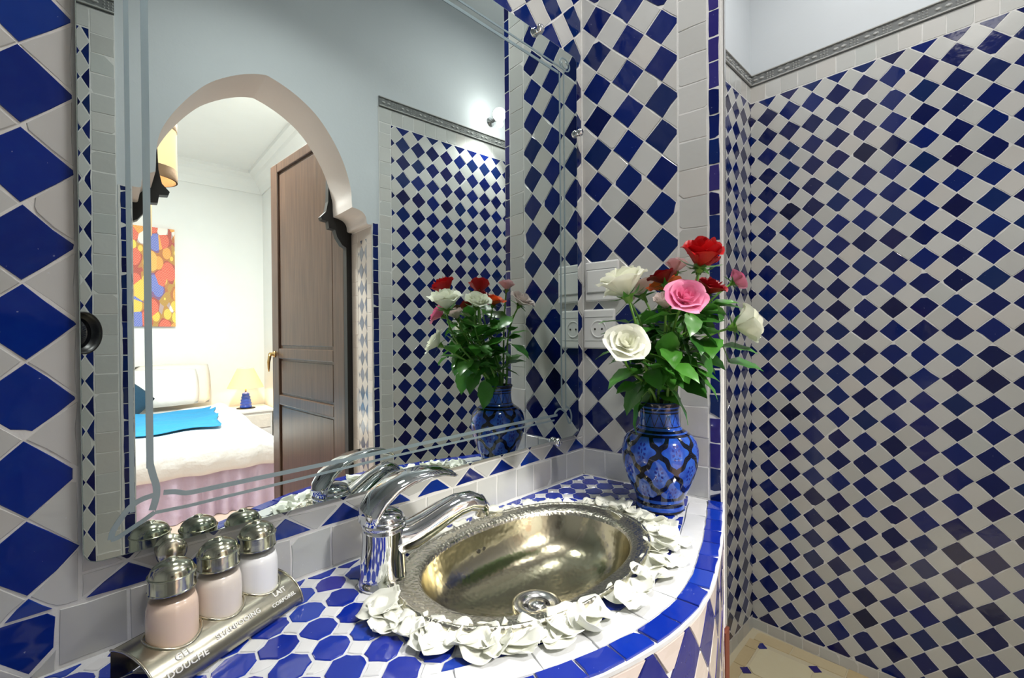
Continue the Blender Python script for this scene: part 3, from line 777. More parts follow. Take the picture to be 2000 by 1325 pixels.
# ------------------------------------------------------------------ faucet
fb = P(.297, -.086, ZC)
fau = empty('faucet', fb, 'chrome single-lever faucet standing beside the oval washbasin', 'faucet')
a1 = math.radians(-17); fd = Vector((math.cos(a1), math.sin(a1), 0)); zz = Vector((0, 0, 1))
def ell(c, prof, n=28):   # body rings, slightly leaning towards the spout
    mb = MB(); vs_ = []; fs = []
    for r, z, sh, sq in prof:
        for k in range(n):
            a = 2*PI*k/n; vs_.append(c + zz*z + fd*(sh+r*math.cos(a)) + fd.cross(zz)*(r*sq*math.sin(a)))
    for i in range(len(prof)-1):
        for k in range(n): fs.append([i*n+k, i*n+(k+1) % n, (i+1)*n+(k+1) % n, (i+1)*n+k])
    fs.append([k for k in range(n)][::-1]); fs.append([(len(prof)-1)*n+k for k in range(n)])
    return mb.add(vs_, fs)
ell(fb, [(.0315, .0, .003, 1), (.0315, .003, .003, 1), (.0295, .006, .003, 1), (.0285, .012, .003, 1), (.027, .035, .003, 1), (.0262, .055, .004, 1), (.0262, .066, .004, 1), (.0265, .072, .004, 1)]).build('body', 'chrome', fau, True)
ell(fb, [(.0268, .071, .004, 1), (.0278, .0735, .004, 1), (.0278, .0765, .004, 1), (.0265, .079, .004, 1)]).build('collar', 'chrome', fau, True)
sp_pts = [fb+fd*x+zz*z for x, z in ((.004, .052), (.022, .050), (.040, .053), (.060, .061), (.082, .071), (.104, .079), (.122, .081), (.136, .076), (.143, .068))]
MB().tube(sp_pts, [(.023, .021), (.0235, .021), (.0230, .0195), (.0215, .018), (.0200, .0165), (.0185, .0150), (.0172, .0135), (.0155, .0118), (.0135, .0100)], 20).build('spout', 'chrome', fau, True)
MB().lathe(sp_pts[-1]-zz*.004+fd*-.002, [(.0098, .004), (.0098, -.006), (.0085, -.007), (.001, -.006)], 18, None, False).build('aerator', 'steel', fau, True)
a2 = math.radians(-6); ld = Vector((math.cos(a2), math.sin(a2), 0))
ell(fb, [(.0262, .0785, .004, 1), (.0262, .082, .003, 1), (.024, .087, .002, 1), (.018, .091, .0, 1), (.010, .0935, -.002, 1), (.002, .094, -.002, 1)]).build('lever_cap', 'chrome', fau, True)
lv = [fb+ld*x+zz*z for x, z in ((-.017, .078), (-.014, .092), (-.004, .106), (.014, .118), (.037, .125), (.062, .127), (.086, .124), (.105, .117), (.114, .112))]
MB().tube(lv, [(.021, .009), (.0235, .0095), (.0245, .009), (.0235, .008), (.022, .0072), (.020, .006), (.017, .005), (.012, .0038), (.005, .002)], 16).build('lever', 'chrome', fau, True)

# ------------------------------------------------------------------ mirror
MY = -.012
mir = empty('mirror', (.422, 0, H-.2165), 'large frameless mirror with etched double border line above the counter', 'mirror')
FM = lambda u, v, h: Vector((u, MY-h, v+H))
x0, x1, z0, z1 = .0258, .8185, -.2163, .6000
def rounded(x0, x1, z0, z1, r, n=5):
    out = []
    for cx, cz, a in ((x1-r, z0+r, -PI/2), (x1-r, z1-r, 0), (x0+r, z1-r, PI/2), (x0+r, z0+r, PI)):
        for k in range(n+1): out.append((cx+r*math.cos(a+PI/2*k/n), cz+r*math.sin(a+PI/2*k/n)))
    return out
MB().prism(rounded(x0, x1, z0, z1, .012), FM, -.006, 0).build('glass', 'silvering', mir)
mb = MB(); o1 = rounded(x0, x1, z0, z1, .012); o2 = rounded(x0-.0007, x1+.0007, z0-.0007, z1+.0007, .0125); k = len(o1)
mb.add([FM(u, v, -.006) for u, v in o2]+[FM(u, v, -.0003) for u, v in o2]+[FM(u, v, -.0003) for u, v in o1]+[FM(u, v, -.006) for u, v in o1],
       [[r*k+i, r*k+(i+1) % k, ((r+1) % 4)*k+(i+1) % k, ((r+1) % 4)*k+i] for r in range(4) for i in range(k)])
mb.build('polished_edge', 'glass_edge', mir)
RBH = [0]
def ribbon(pts, wd, name='etched_line'):
    RBH[0] += 1; lift = .00002*RBH[0]; mb = MB(); pts = [Vector((*p, 0)) for p in pts]; vs_ = []; n = len(pts)
    for i, p in enumerate(pts):
        t = (pts[min(i+1, n-1)]-pts[max(i-1, 0)]).normalized(); q = Vector((-t.y, t.x, 0)); ww = wd[i] if isinstance(wd, list) else wd
        for s in (-.5, .5): vs_.append(FM(p.x+q.x*s*ww, p.y+q.y*s*ww, .0001))
        for s in (-.5, .5): vs_.append(FM(p.x+q.x*s*ww, p.y+q.y*s*ww, .0003+lift))
    fs = []
    for i in range(n-1):
        a = 4*i; b_ = a+4; fs += [[a+2, a+3, b_+3, b_+2], [a, a+2, b_+2, b_], [a+1, b_+1, b_+3, a+3]]
    fs += [[0, 1, 3, 2], [4*n-4, 4*n-2, 4*n-1, 4*n-3]]
    mb.add(vs_, fs); return mb.build(name, 'etched', mir)
def sm(pts, n=5): return [(p.x, p.y) for p in catmull(pts, n)]
XA, XB, XC, XD = .0621, .0767, .7595, .7735       # thin/wide verticals left, wide/thin right
ZA, ZB_, ZC_, ZD = -.1855, -.1690, .5455, .5600
ribbon([(XA, -.176), (XA, .585)], .0040); ribbon([(XB, -.134), (XB, .585)], .0062)
ribbon(sm([(XB, -.130), (.0791, -.1423), (.0815, -.1529), (.0818, -.162), (.0802, -.1707), (.078, -.1783)]), .0062)
ribbon([(.745, ZB_+.004), (.55, ZB_+.004), (.36, ZB_+.002), (.1874, -.1675), (.1417, -.1677), (.1208, -.168)], .0052)
ribbon(sm([(.1208, -.168), (.1073, -.1675), (.0973, -.1636), (.0876, -.1621)]), .0052)
ribbon(sm([(.0790, -.1629), (.069, -.165), (.06, -.1706), (.0525, -.1808), (.0471, -.1904), (.0454, -.1985)]), .0050)
ribbon(sm([(.0454, -.1985), (.051, -.1977), (.0611, -.1921), (.0715, -.1863), (.0801, -.1807)]), .0042)
ribbon([(.0801, -.1812), (.1087, -.182), (.1416, -.181), (.1873, -.1801), (.36, -.1765), (.55, -.1755), (.735, -.1745)], .0034)
ribbon([(XC, -.148), (XC, .548)], .0042); ribbon([(XD, -.155), (XD, .557)], .0034)
ribbon([(.10, ZC_), (.755, ZC_)], .0056); ribbon([(.085, ZD), (.768, ZD)], .0036)
ribbon(sm([(.735, -.1650), (.7388, -.1586), (.752, -.153), (.7645, -.1577), (.7735, -.1655), (.7785, -.1775), (.7845, -.187), (.7905, -.186), (.7925, -.172), (.786, -.158), (.7735, -.15)]), .0040)
ribbon([(.7775+.0165*math.cos(a), .5705+.0125*math.sin(a)) for a in [2*PI*k/24 for k in range(25)]], .0028)
ribbon([(.7775+.010*math.cos(a), .5705+.0072*math.sin(a)) for a in [PI*.9+1.5*PI*k/16 for k in range(17)]], .0022)
# pegs that carry the mirror
for (u, v, r) in ((.738, -.2195, .0085), (.690, .602, .0085), (.8215, .440, .0075), (.093, -.2235, .0125)):
    MB().lathe(FM(u, v, -.0115), [(r*1.05, 0), (r, .005), (r*.9, .012), (r*.9, .0145), (r*1.08, .016), (r*1.1, .020), (r*.85, .0235), (r*.3, .025), (.0002, .0252)], 20,
               (Vector((1, 0, 0)), Vector((0, 0, 1)), Vector((0, -1, 0)))).build('peg', 'chrome' if r < .012 else 'nickel_wire', mir, True)

# ------------------------------------------------------------------ switch and socket on the partition
def plate(name, label, cat, u0, u1, v0, v1, socket):
    t = empty(name, FB((u0+u1)/2, v0, 0), label, cat)
    MB().prism([(u0, v0), (u1, v0), (u1, v1), (u0, v1)], FB, .0, .009).build('plate', 'switch_white', t, bevel=.003)
    a, b_ = u0+.004, u1-.004; g = (v1-v0)*.2
    for v in (v0+g, v1-g): MB().prism([(a, v-.0005), (b_, v-.0005), (b_, v+.0005), (a, v+.0005)], FB, .0088, .0093).build('groove', 'switch_gap', t)
    if socket:
        c = FB((u0+u1)/2, (v0+v1)/2, .0093); axs = ((FB(1, 0, 0)-FB(0, 0, 0)), Vector((0, 0, 1)), (FB(0, 0, 1)-FB(0, 0, 0)))
        MB().lathe(c, [(.0195, 0), (.0190, .0008), (.0165, .0004), (.015, -.002), (.001, -.0025)], 28, axs, False).build('socket_well', 'switch_white', t, True)
        for du in (-.0085, .0085): MB().lathe(c+axs[0]*du, [(.0022, -.003), (.0022, .0004), (.0001, .0005)], 10, axs, False).build('socket_hole', 'dark_hole', t)
    else:
        MB().prism([(a+.002, v0+g+.002), (b_-.002, v0+g+.002), (b_-.002, v1-g-.002), (a+.002, v1-g-.002)], FB, .0085, .0112).build('rocker', 'switch_white', t, bevel=.0015)
plate('light_switch', 'white light switch plate above the socket on the tiled partition', 'switch', .0125, .0925, .074, .160, False)
plate('power_socket', 'white power socket with round well below the light switch', 'socket', .008, .083, -.030, .056, True)

# ------------------------------------------------------------------ lotion bottles in their metal rack
b1, b3 = Vector((.0842, -.0750, 0)), Vector((.1690, -.0380, 0)); HD = (b3-b1).normalized(); HF = Vector((HD.y, -HD.x, 0))
rack = empty('bottle_rack', P(b1.lerp(b3, .5).x, b1.lerp(b3, .5).y, ZC), 'arched metal bottle rack stamped with product names on the counter', 'rack')
hc0 = Vector((b1.x, b1.y, H+ZC)); LR0, LR1 = -.037, .121
CR, RW = -.008, .0450      # crest behind the bottle line, half width of the arch
def arch_h(o): return .0015+.031*math.sqrt(max(0, 1-((o-CR)/RW)**2))
def FR(s, phi, h):     # along the rack, angle over the arch, lift off the sheet
    o = CR+RW*math.sin(phi); z = .0015+.031*math.cos(phi)
    n = (HF*math.sin(phi)*.8+zz*math.cos(phi)).normalized()
    return hc0+HD*s+HF*o+zz*z+n*h
PH0, PH1 = -.40, PI/2
mb = MB(); mb.grid(lambda a, b_: FR(LR0+(LR1-LR0)*a, PH0+(PH1-PH0)*b_, 0), 30, 28); mb.grid(lambda a, b_: FR(LR0+(LR1-LR0)*a, PH0+(PH1-PH0)*b_, -.0012), 30, 28)
mb.grid(lambda a, b_: hc0+HD*(LR0+(LR1-LR0)*a)+HF*(-.0257-.001*b_)+zz*(.0300*(1-b_)+.0002), 10, 4)
mb.build('sheet', 'nickel', rack, True)
for s in (LR0, LR1):
    MB().tube([FR(s, PH0+(PH1-PH0)*k/24, .0003) for k in range(25)]+[hc0+HD*s+HF*(CR+RW)+zz*.001], .0011, 8).build('rolled_edge', 'nickel_wire', rack, True)
BOT = [(0, 'lotion_peach', 'peach'), (.0465, 'lotion_cream', 'cream'), (.0925, 'lotion_white', 'white')]
LAB = {'peach': 'peach gel bottle with domed metal cap, nearest to the camera in the rack', 'cream': 'cream shampoo bottle with domed metal cap in the middle of the rack', 'white': 'white lotion bottle with domed metal cap at the far end of the rack'}
for s, mat, cn in BOT:
    c = hc0+HD*s; rb = .0208
    MB().tube([c+HD*((rb+.0022)*math.cos(a))+HF*((rb+.0022)*math.sin(a))+zz*(arch_h((rb+.0022)*math.sin(a))+.0006) for a in [2*PI*k/40 for k in range(41)]], .0010, 8, False).build('hole_ring', 'nickel_wire', rack, True)
    t = empty('lotion_bottle', c+zz*.003, LAB[cn], 'bottle')
    pr = [(.002, .003), (.017, .003), (.0200, .006), (rb, .012), (rb, .050), (.0203, .058), (.0182, .0655), (.0164, .070), (.0158, .0745)]
    MB().lathe(c, pr[:-2]+[(.0001, .0660)], 36).build('lotion', mat, t, True)
    MB().lathe(c, pr[-3:], 36, None, False).build('glass_neck', 'bottle_glass', t, True)
    cap = MB().lathe(c, [(.0165, .0725), (.0194, .0727), (.0196, .0735), (.0190, .0743), (.0190, .0858), (.0198, .0864), (.0198, .0874), (.0186, .0880), (.0170, .0880)], 40, None, False).build('cap', 'cap_metal', t)
    for p_ in cap.data.polygons: p_.use_smooth = True
    md = cap.modifiers.new('edges', 'EDGE_SPLIT'); md.split_angle = math.radians(35)
    MB().lathe(c, [(.0184, .0880), (.0176, .0912), (.0158, .0942), (.0130, .0967), (.0095, .0986), (.0060, .0997), (.0046, .1000), (.0042, .1012), (.0028, .1019), (.0002, .1020)], 40, None, False).build('cap_dome', 'cap_metal', cap, True)
def text_on_rack(txt, s, phi, size, name='stamped_word'):
    cu = bpy.data.curves.new('t', 'FONT'); cu.body = txt; cu.size = size; cu.align_x = 'CENTER'; cu.extrude = .0; cu.resolution_u = 2; cu.offset = size*.02
    o = bpy.data.objects.new('t', cu); COL.objects.link(o); bpy.context.view_layer.update()
    me = bpy.data.meshes.new_from_object(o.evaluated_get(bpy.context.evaluated_depsgraph_get())); bpy.data.objects.remove(o); bpy.data.curves.remove(cu)
    bm = bmesh.new(); bm.from_mesh(me); bmesh.ops.subdivide_edges(bm, edges=[e for e in bm.edges if e.calc_length() > size*.3], cuts=1)
    bmesh.ops.remove_doubles(bm, verts=bm.verts, dist=1e-6)
    ext = bmesh.ops.extrude_face_region(bm, geom=bm.faces[:]); up = {v for v in ext['geom'] if isinstance(v, bmesh.types.BMVert)}
    for v in bm.verts: v.co = FR(s+v.co.x, phi-v.co.y/.039, .0007 if v in up else .0001)
    bmesh.ops.recalc_face_normals(bm, faces=bm.faces); bm.to_mesh(me); bm.free(); me.name = name; me.materials.clear()
    return link(name, me, 'stamp', rack)
text_on_rack('GEL', -.008, .96, .0088); text_on_rack('DOUCHE', -.008, 1.24, .0088)
text_on_rack('SHAMPOOING', .0455, 1.06, .0075)
text_on_rack('LAIT', .0985, .92, .0082); text_on_rack('CORPOREL', .0985, 1.18, .0062)

# ------------------------------------------------------------------ vase
vp = P(.775, -.222, ZC+.0003)
vase = empty('vase', vp, 'blue glazed vase painted with black trellis and flower dots, holding the roses', 'vase')
vpr = [(.030, 0), (.041, .0005), (.0425, .006), (.0410, .012), (.0405, .017), (.0425, .022), (.0460, .030), (.0520, .042), (.0590, .060), (.0645, .080), (.0662, .097), (.0655, .108), (.0618, .122), (.0550, .132), (.0455, .139), (.0395, .143), (.0362, .1475), (.0345, .155), (.0338, .168), (.0340, .178), (.0358, .185), (.0378, .189), (.0372, .191), (.0345, .190)]
def local_lathe(name, prof, mat, parent, n, closed=False):
    o = MB().lathe((0, 0, 0), prof, n, None, closed).build(name, mat, None, True); o.location = parent.location; o.parent = parent; o.matrix_parent_inverse = Matrix.Translation(-parent.location); return o
local_lathe('vase_body', vpr, 'vase_glaze', vase, 64)
local_lathe('vase_inside', [(.0345, .190), (.0322, .184), (.0315, .165), (.030, .150), (.001, .149)], 'dark_hole', vase, 48)
MB().lathe(vp, [(.041, .0002), (.0425, .003), (.0412, .006)], 48, None, False).build('foot_ring', 'black_plastic', vase, True)

# ------------------------------------------------------------------ roses
def frame_from(d):
    d = Vector(d).normalized(); a = Vector((0, 0, 1)) if abs(d.z) < .95 else Vector((1, 0, 0))
    x = a.cross(d).normalized(); return x, d.cross(x), d
def petal_mesh(c, ax, r, phi, lay, openn, hgt):
    X, Y, Z = ax; nu, nv = 6, 5
    w, rb, rt, top, curl = lay
    ph2 = U_(-.1, .1); lean = U_(-.06, .06); notch = U_(.0, .10); rip = U_(0, 6)
    def fn(a, b_):
        s = a*2-1; rad = r*(rb*math.sin(min(b_*1.25, 1)*PI/2)+(rt-rb)*b_**1.6*openn + curl*max(0, b_-.72)*1.6*openn)
        wd = w*(.45+.55*math.sin(min(b_*1.5, 1)*PI/2))*(1-.18*b_**6)
        z = hgt*r*(top*b_ - .10*top*b_**4*s*s*2.2 - notch*b_**5*(1-abs(s)) - curl*.5*max(0, b_-.75)*openn*2)
        rad *= 1+.05*math.sin(3*s+rip)*b_
        rad += r*.05*s*s*b_
        an = phi+s*wd+lean*b_+ph2
        return c+X*(rad*math.cos(an))+Y*(rad*math.sin(an))+Z*z
    return MB().grid(fn, nu, nv)
LEAFV = []
def leaf_variant(k):
    rr = random.Random(50+k); nv = 9; vs_ = []; fs = []; bend = rr.uniform(.15, .45); fold = rr.uniform(.12, .3)
    for j in range(nv+1):
        t = j/nv; wd = .34*math.sin(PI*t**.8)**.85*(1-.15*t) + (.0 if j in (0, nv) else .012*(1 if j % 2 else -1))
        for s in (-1, -.5, 0, .5, 1):
            vs_.append(Vector((s*wd, t, -bend*t*t*.6+fold*abs(s)*wd-.02*math.sin(t*14)*abs(s))))
    for j in range(nv):
        for i in range(4): fs.append([j*5+i, j*5+i+1, j*5+6+i, j*5+5+i])
    me = bpy.data.meshes.new('leaf'); me.from_pydata([tuple(v) for v in vs_], [], fs); me.update()
    for p in me.polygons: p.use_smooth = True
    me.materials.append(M['leaf_green']); return me
LEAFV = [leaf_variant(k) for k in range(5)]
brown = LEAFV[0].copy(); brown.materials.clear(); brown.materials.append(M['leaf_brown'])
BLOOMS = []
def clear_of_blooms(base, d, size):
    d = Vector(d).normalized()
    return all((Vector(base)+d*(size*k)-c).length > r*1.2 for c, r in BLOOMS for k in (.3, .6, 1.0))
def add_leaf(parent, base, d, size, up=Vector((0, 0, 1)), me=None, roll=None):
    if not clear_of_blooms(base, d, size): return None
    d = Vector(d).normalized(); x = d.cross(up)
    x = x.normalized() if x.length > 1e-3 else Vector((1, 0, 0)); n = x.cross(d).normalized()
    roll = U_(-.6, .6) if roll is None else roll
    x2 = x*math.cos(roll)+n*math.sin(roll); n2 = n*math.cos(roll)-x*math.sin(roll)
    o = bpy.data.objects.new('leaf', me or random.choice(LEAFV)); COL.objects.link(o); o.parent = parent
    mt_ = Matrix.Identity(4)
    for i in range(3): mt_[i][0] = x2[i]*size; mt_[i][1] = d[i]*size; mt_[i][2] = n2[i]*size; mt_[i][3] = base[i]
    o.matrix_parent_inverse = Matrix.Translation(-parent.location); o.matrix_basis = mt_
    return o
VR = vp+Vector((0, 0, .187))
ROSES = []; DEFER = []
def rose(pos, axis, r, mat, label, openn=1.0, hgt=1.25, n_in=5, leaves=(), entry=None):
    c = P(*pos); ax = frame_from(axis)
    base = c - ax[2]*(r*hgt*.5)
    t = empty('rose', base, label, 'rose', None); BLOOMS.append((c, r))
    layers = [(1.05, .16, .18, 1.00, 0, 3), (.95, .30, .36, 1.03, .05, 3), (.85, .46, .58, 1.0, .12, 4), (.80, .62, .84, .93, .25, 5), (.78, .74, 1.06, .82, .42, 5)]
    k = 0
    for w_, rb, rt, top, curl, cnt in layers:
        off = U_(0, 6)
        for i in range(cnt):
            petal_mesh(base, ax, r, off+2*PI*i/cnt, (w_, rb, rt, top, curl), openn, hgt).build('petal', mat, t, True, fix=False)
    mb = MB()
    mb.lathe(base, [(.001, -.35*r), (.16*r, -.28*r), (.20*r, -.12*r), (.30*r, .0), (.34*r, .08*r)], 10, ax, False); hip = mb.build('rose_hip', 'stem_green', t, True)
    for i in range(5):
        a = 2*PI*i/5+U_(-.2, .2); dr = ax[0]*math.cos(a)+ax[1]*math.sin(a); td = ax[1]*math.cos(a)-ax[0]*math.sin(a); L = r*U_(.8, 1.15); dp = U_(-.25, .45)
        sp_ = MB().grid(lambda u, v: base+dr*(.28*r+L*.85*v)+ax[2]*(dp*L*v*v)+td*((u-.5)*.34*r*(1-v)**.7), 2, 5); sp_.build('sepal', 'leaf_green', hip, True, fix=False)
    # stem into the vase
    e = entry or (U_(-.018, .018), U_(-.018, .018)); en = VR+Vector((e[0], e[1], -.002)); bt = vp+Vector((e[0]*-.2, e[1]*-.2, .152))
    p0 = base-ax[2]*(.30*r); c1 = p0-ax[2]*(.05+.2*(p0-en).length); pts = []
    out = Vector((en.x-vp.x, en.y-vp.y, 0)); c2 = en+Vector((out.x*.6, out.y*.6, .05))
    for i in range(15):
        s = i/14; pts.append(p0*(1-s)**3+c1*3*s*(1-s)**2+c2*3*s*s*(1-s)+en*s**3)
    pts.append(bt)
    stem = MB().tube(pts, [.0019+.0009*i/15 for i in range(16)], 7).build('stem', 'stem_green', t, True)
    DEFER.append((stem, pts, leaves))
    ROSES.append((stem, pts)); return t
def rl(n, s0=.12, s1=.9, size=(.036, .054)):
    return [(U_(s0, s1), U_(0, 2*PI), U_(-.5, .7), U_(*size)) for _ in range(n)]
TOC = Vector((-.62, -.60, .25))   # towards the camera
rose((.630, -.236, .083), (-.25, .18, .95), .034, 'petal_white', 'large open white rose with green outer petals in front of the light switch', .85, 1.45, leaves=rl(4), entry=(-.020, .004))
rose((.690, -.196, .080), (-.2, .5, .85), .026, 'petal_white', 'white rose behind the large open one, seen in the mirror', .9, 1.3, leaves=rl(3), entry=(-.014, .014))
rose((.612, -.253, -.012), (-.62, -.50, .52), .0255, 'petal_white', 'low white rose facing out at the left of the bouquet', 1.15, 1.1, leaves=rl(4), entry=(-.022, -.006))
rose((.670, -.318, .056), (-.58, -.55, .52), .0245, 'petal_pink', 'open pink rose facing forward at the centre of the bouquet', 1.1, 1.15, leaves=rl(4), entry=(-.010, -.018))
rose((.697, -.332, .124), (-.32, -.30, .86), .029, 'petal_red', 'tall bright red rose at the top of the bouquet', .6, 1.6, leaves=rl(3, .2), entry=(-.004, -.022))
rose((.785, -.297, .128), (.2, -.2, .9), .026, 'petal_red', 'red rose just behind the tall one', .6, 1.6, leaves=rl(3, .2), entry=(.006, -.020))
rose((.765, -.318, .078), (-.1, -.4, .8), .022, 'petal_dark_red', 'half-hidden dark red rose right of the pink one', .8, 1.3, leaves=rl(3), entry=(.004, -.012))
rose((.800, -.362, .016), (.50, -.72, .22), .029, 'petal_white', 'white rose leaning out to the right of the bouquet', .75, 1.45, leaves=rl(4), entry=(.012, -.020))
rose((.822, -.234, .128), (.15, .0, .95), .019, 'petal_pale_pink', 'pale pink bud between the red rose and the tiled wall', .65, 1.5, leaves=rl(2, .3), entry=(.018, -.002))
rose((.806, -.166, .086), (.1, .55, .8), .026, 'petal_blush', 'faded blush rose leaning to the tiled wall', 1.1, 1.2, leaves=rl(3), entry=(.008, .020))
rose((.690, -.276, .054), (-.3, -.15, .9), .019, 'petal_blush', 'small blush bud left of the open pink rose', .6, 1.5, leaves=rl(3), entry=(-.012, -.004))
rose((.830, -.338, .092), (.55, -.6, .5), .017, 'petal_pink', 'small pink rose behind the leaves at the right', .9, 1.2, leaves=[(.1, -.9, .35, .052), (.22, -1.7, .1, .050), (.12, -.5, .2, .045)], entry=(.020, -.012))
rose((.775, -.232, .088), (.0, .3, .9), .023, 'petal_orange', 'orange rose in the middle, facing the mirror', 1.15, 1.15, leaves=rl(3), entry=(.002, .012))
rose((.742, -.246, .098), (-.05, .25, .92), .021, 'petal_dark_red', 'dark red rose in the middle, facing the mirror', .95, 1.25, leaves=rl(3), entry=(-.006, .010))
for stem, pts, leaves in DEFER:
    for s, az, el, size in leaves:
        i = min(14, max(1, int(s*14))); d = Vector((math.cos(az)*math.cos(el), math.sin(az)*math.cos(el), math.sin(el))); st = pts[i]
        if clear_of_blooms(st+d*.013, d, size):
            MB().tube([st, st+d*.008, st+d*.014], .0009, 5).build('leaf_stalk', 'stem_green', stem); add_leaf(stem, st+d*.013, d, size)
# larger leaves low in the bouquet: (base, direction, size)
for pos, d, size in [((.715, -.262, -.080), (.20, -.70, -.75), .072), ((.735, -.285, -.060), (.55, -.75, -.10), .060), ((.700, -.235, -.060), (-.35, .55, -.10), .060), ((.690, -.225, -.055), (-.75, .35, -.25), .062),
                     ((.728, -.215, -.105), (-.25, .35, -.95), .066), ((.712, -.222, -.085), (-.55, .15, -.60), .060), ((.700, -.270, -.040), (-.3, -.3, .75), .058), ((.690, -.255, -.055), (-.5, -.2, .2), .056),
                     ((.720, -.255, -.030), (-.45, -.45, -.45), .055), ((.745, -.305, -.020), (-.2, -.5, -.55), .055), ((.790, -.320, -.020), (.2, -.9, .05), .058), ((.80, -.33, -.045), (.35, -.85, -.1), .056),
                     ((.755, -.200, -.040), (-.2, .75, .0), .055), ((.775, -.170, -.02), (.1, .8, -.3), .055), ((.740, -.26, .02), (-.4, -.1, .6), .058), ((.76, -.29, .03), (-.3, -.3, .4), .055), ((.71, -.20, .02), (-.7, .4, .2), .056),
                     ((.78, -.26, .05), (.2, -.3, .5), .052), ((.72, -.24, -.02), (-.4, .5, -.2), .058), ((.70, -.275, -.02), (-.5, -.4, -.3), .054), ((.685, -.29, -.045), (-.1, -.6, -.2), .050), ((.73, -.30, -.055), (.1, -.6, -.5), .060), ((.66, -.235, .0), (-.7, .6, .15), .052), ((.65, -.24, -.02), (-.55, .8, -.05), .058), ((.66, -.25, .01), (-.4, .9, .1), .050)]:
    q = P(*pos); best = min(ROSES, key=lambda rp: min((x-q).length for x in rp[1][:15])); add_leaf(best[0], q, d, size, roll=U_(-.35, .35))
    pt = min(best[1][:15], key=lambda x: (x-q).length); MB().tube([pt, (pt+q)/2+Vector((0, 0, .003)), q+Vector(d).normalized()*.004], .0009, 5).build('leaf_stalk', 'stem_green', best[0])
add_leaf(ROSES[4][0], ROSES[4][1][2], (-.3, .2, .15), .05, me=brown)
for k in range(80):     # dense foliage round the stems
    a = U_(0, 2*PI); rr = U_(.02, .075); z = U_(-.085, .055); q = Vector((vp.x-.028+rr*math.cos(a), vp.y-.035+rr*math.sin(a), H+z))
    best = min(ROSES, key=lambda rp: min((x-q).length for x in rp[1][:15])); pt = min(best[1][:14], key=lambda x: (x-q).length)
    d = (q-pt); d = d.normalized() if d.length > .004 else Vector((math.cos(a), math.sin(a), .2)); d.z += U_(-.35, .35)
    MB().tube([pt, pt+d*.008, pt+d*.014], .0009, 5).build('leaf_stalk', 'stem_green', best[0]); add_leaf(best[0], pt+d*.012, d, U_(.038, .060))

# ------------------------------------------------------------------ loose petals round the basin
def loose_variant(k):
    rr = random.Random(900+k); nu = nv = 8; c1, c2, tw = rr.uniform(.25, .75), rr.uniform(.2, .6), rr.uniform(-.4, .4); rp = rr.uniform(0, 6)
    vs_ = []
    for j in range(nv+1):
        for i in range(nu+1):
            s, t = i/nu*2-1, j/nv; wd = .56*math.sin(PI*(.10+.78*t))**.55; x = s*wd; y = (t-.5)*.95
            z = c1*x*x*1.3+c2*(t-.42)**2*1.2+tw*x*y+.10*math.sin(4.5*s+rp)*t*t+.05*math.sin(8*t+rp)*abs(s)+.035*math.sin(11*s*t+rp)
            vs_.append((x*(1+.10*math.sin(7*t+rp)), y-.12*s*s*(t-.2)+.05*math.sin(5*s+rp)*t, z))
    zmin = min(v[2] for v in vs_); vs_ = [(x, y, z-zmin) for x, y, z in vs_]
    n = len(vs_); vs2 = vs_+[(x, y, z+.016) for x, y, z in vs_]; fs = []
    for j in range(nv):
        for i in range(nu):
            a = j*(nu+1)+i; q = [a, a+1, a+nu+2, a+nu+1]; fs.append(q[::-1]); fs.append([x+n for x in q])
    bd = [i for i in range(nu+1)]+[(j+1)*(nu+1)-1 for j in range(1, nv+1)]+[nv*(nu+1)+i for i in range(nu-1, -1, -1)]+[j*(nu+1) for j in range(nv-1, 0, -1)]
    for a, b_ in zip(bd, bd[1:]+bd[:1]): fs.append([a, b_, b_+n, a+n])
    me = bpy.data.meshes.new('rose_petal'); me.from_pydata(vs2, [], fs); me.update()
    for p in me.polygons: p.use_smooth = True
    me.materials.append(M['petal_loose']); return me
LOOSE = [loose_variant(k) for k in range(7)]
def loose(x, y, z, size, tilt=.25):
    o = bpy.data.objects.new('rose_petal', random.choice(LOOSE)); COL.objects.link(o)
    o.location = P(x, y, ZC+z); o.scale = (size, size*U_(.85, 1.1), size*U_(.55, .95)); o.rotation_euler = (U_(-tilt, tilt), U_(-tilt, tilt), U_(0, 2*PI))
    tag(o, 'loose white rose petal lying on the counter round the basin', 'petal', 'white petals strewn round the basin')
k = 0; th = 0
while th < 2*PI:
    front = math.sin(th) < .25
    lay = 2 if (front and R_() < .65) else 1
    for q in range(lay):
        d = U_(.006, .014)+q*U_(.008, .015); a = th+U_(-.03, .03)
        x = SX+(SA+d)*math.copysign(abs(math.cos(a))**.88, math.cos(a)); y = SY+(SB+d)*math.copysign(abs(math.sin(a))**.88, math.sin(a))
        if y > -.018: y = -.018-U_(0, .006)
        if (x-.297)**2+(y+.086)**2 < .034**2: continue
        if (x-.775)**2+(y+.222)**2 < .057**2: continue
        loose(x, y, .0006+.002*q, U_(.028, .042)*(1.12 if front else .85), .12+.2*q)
    th += U_(.10, .15)
for x, y in ((.262, -.150), (.250, -.172), (.268, -.205), (.30, -.265), (.285, -.225), (.70, -.245), (.695, -.275), (.655, -.315), (.60, -.335), (.55, -.338)): loose(x, y, .001, U_(.026, .036), .15)

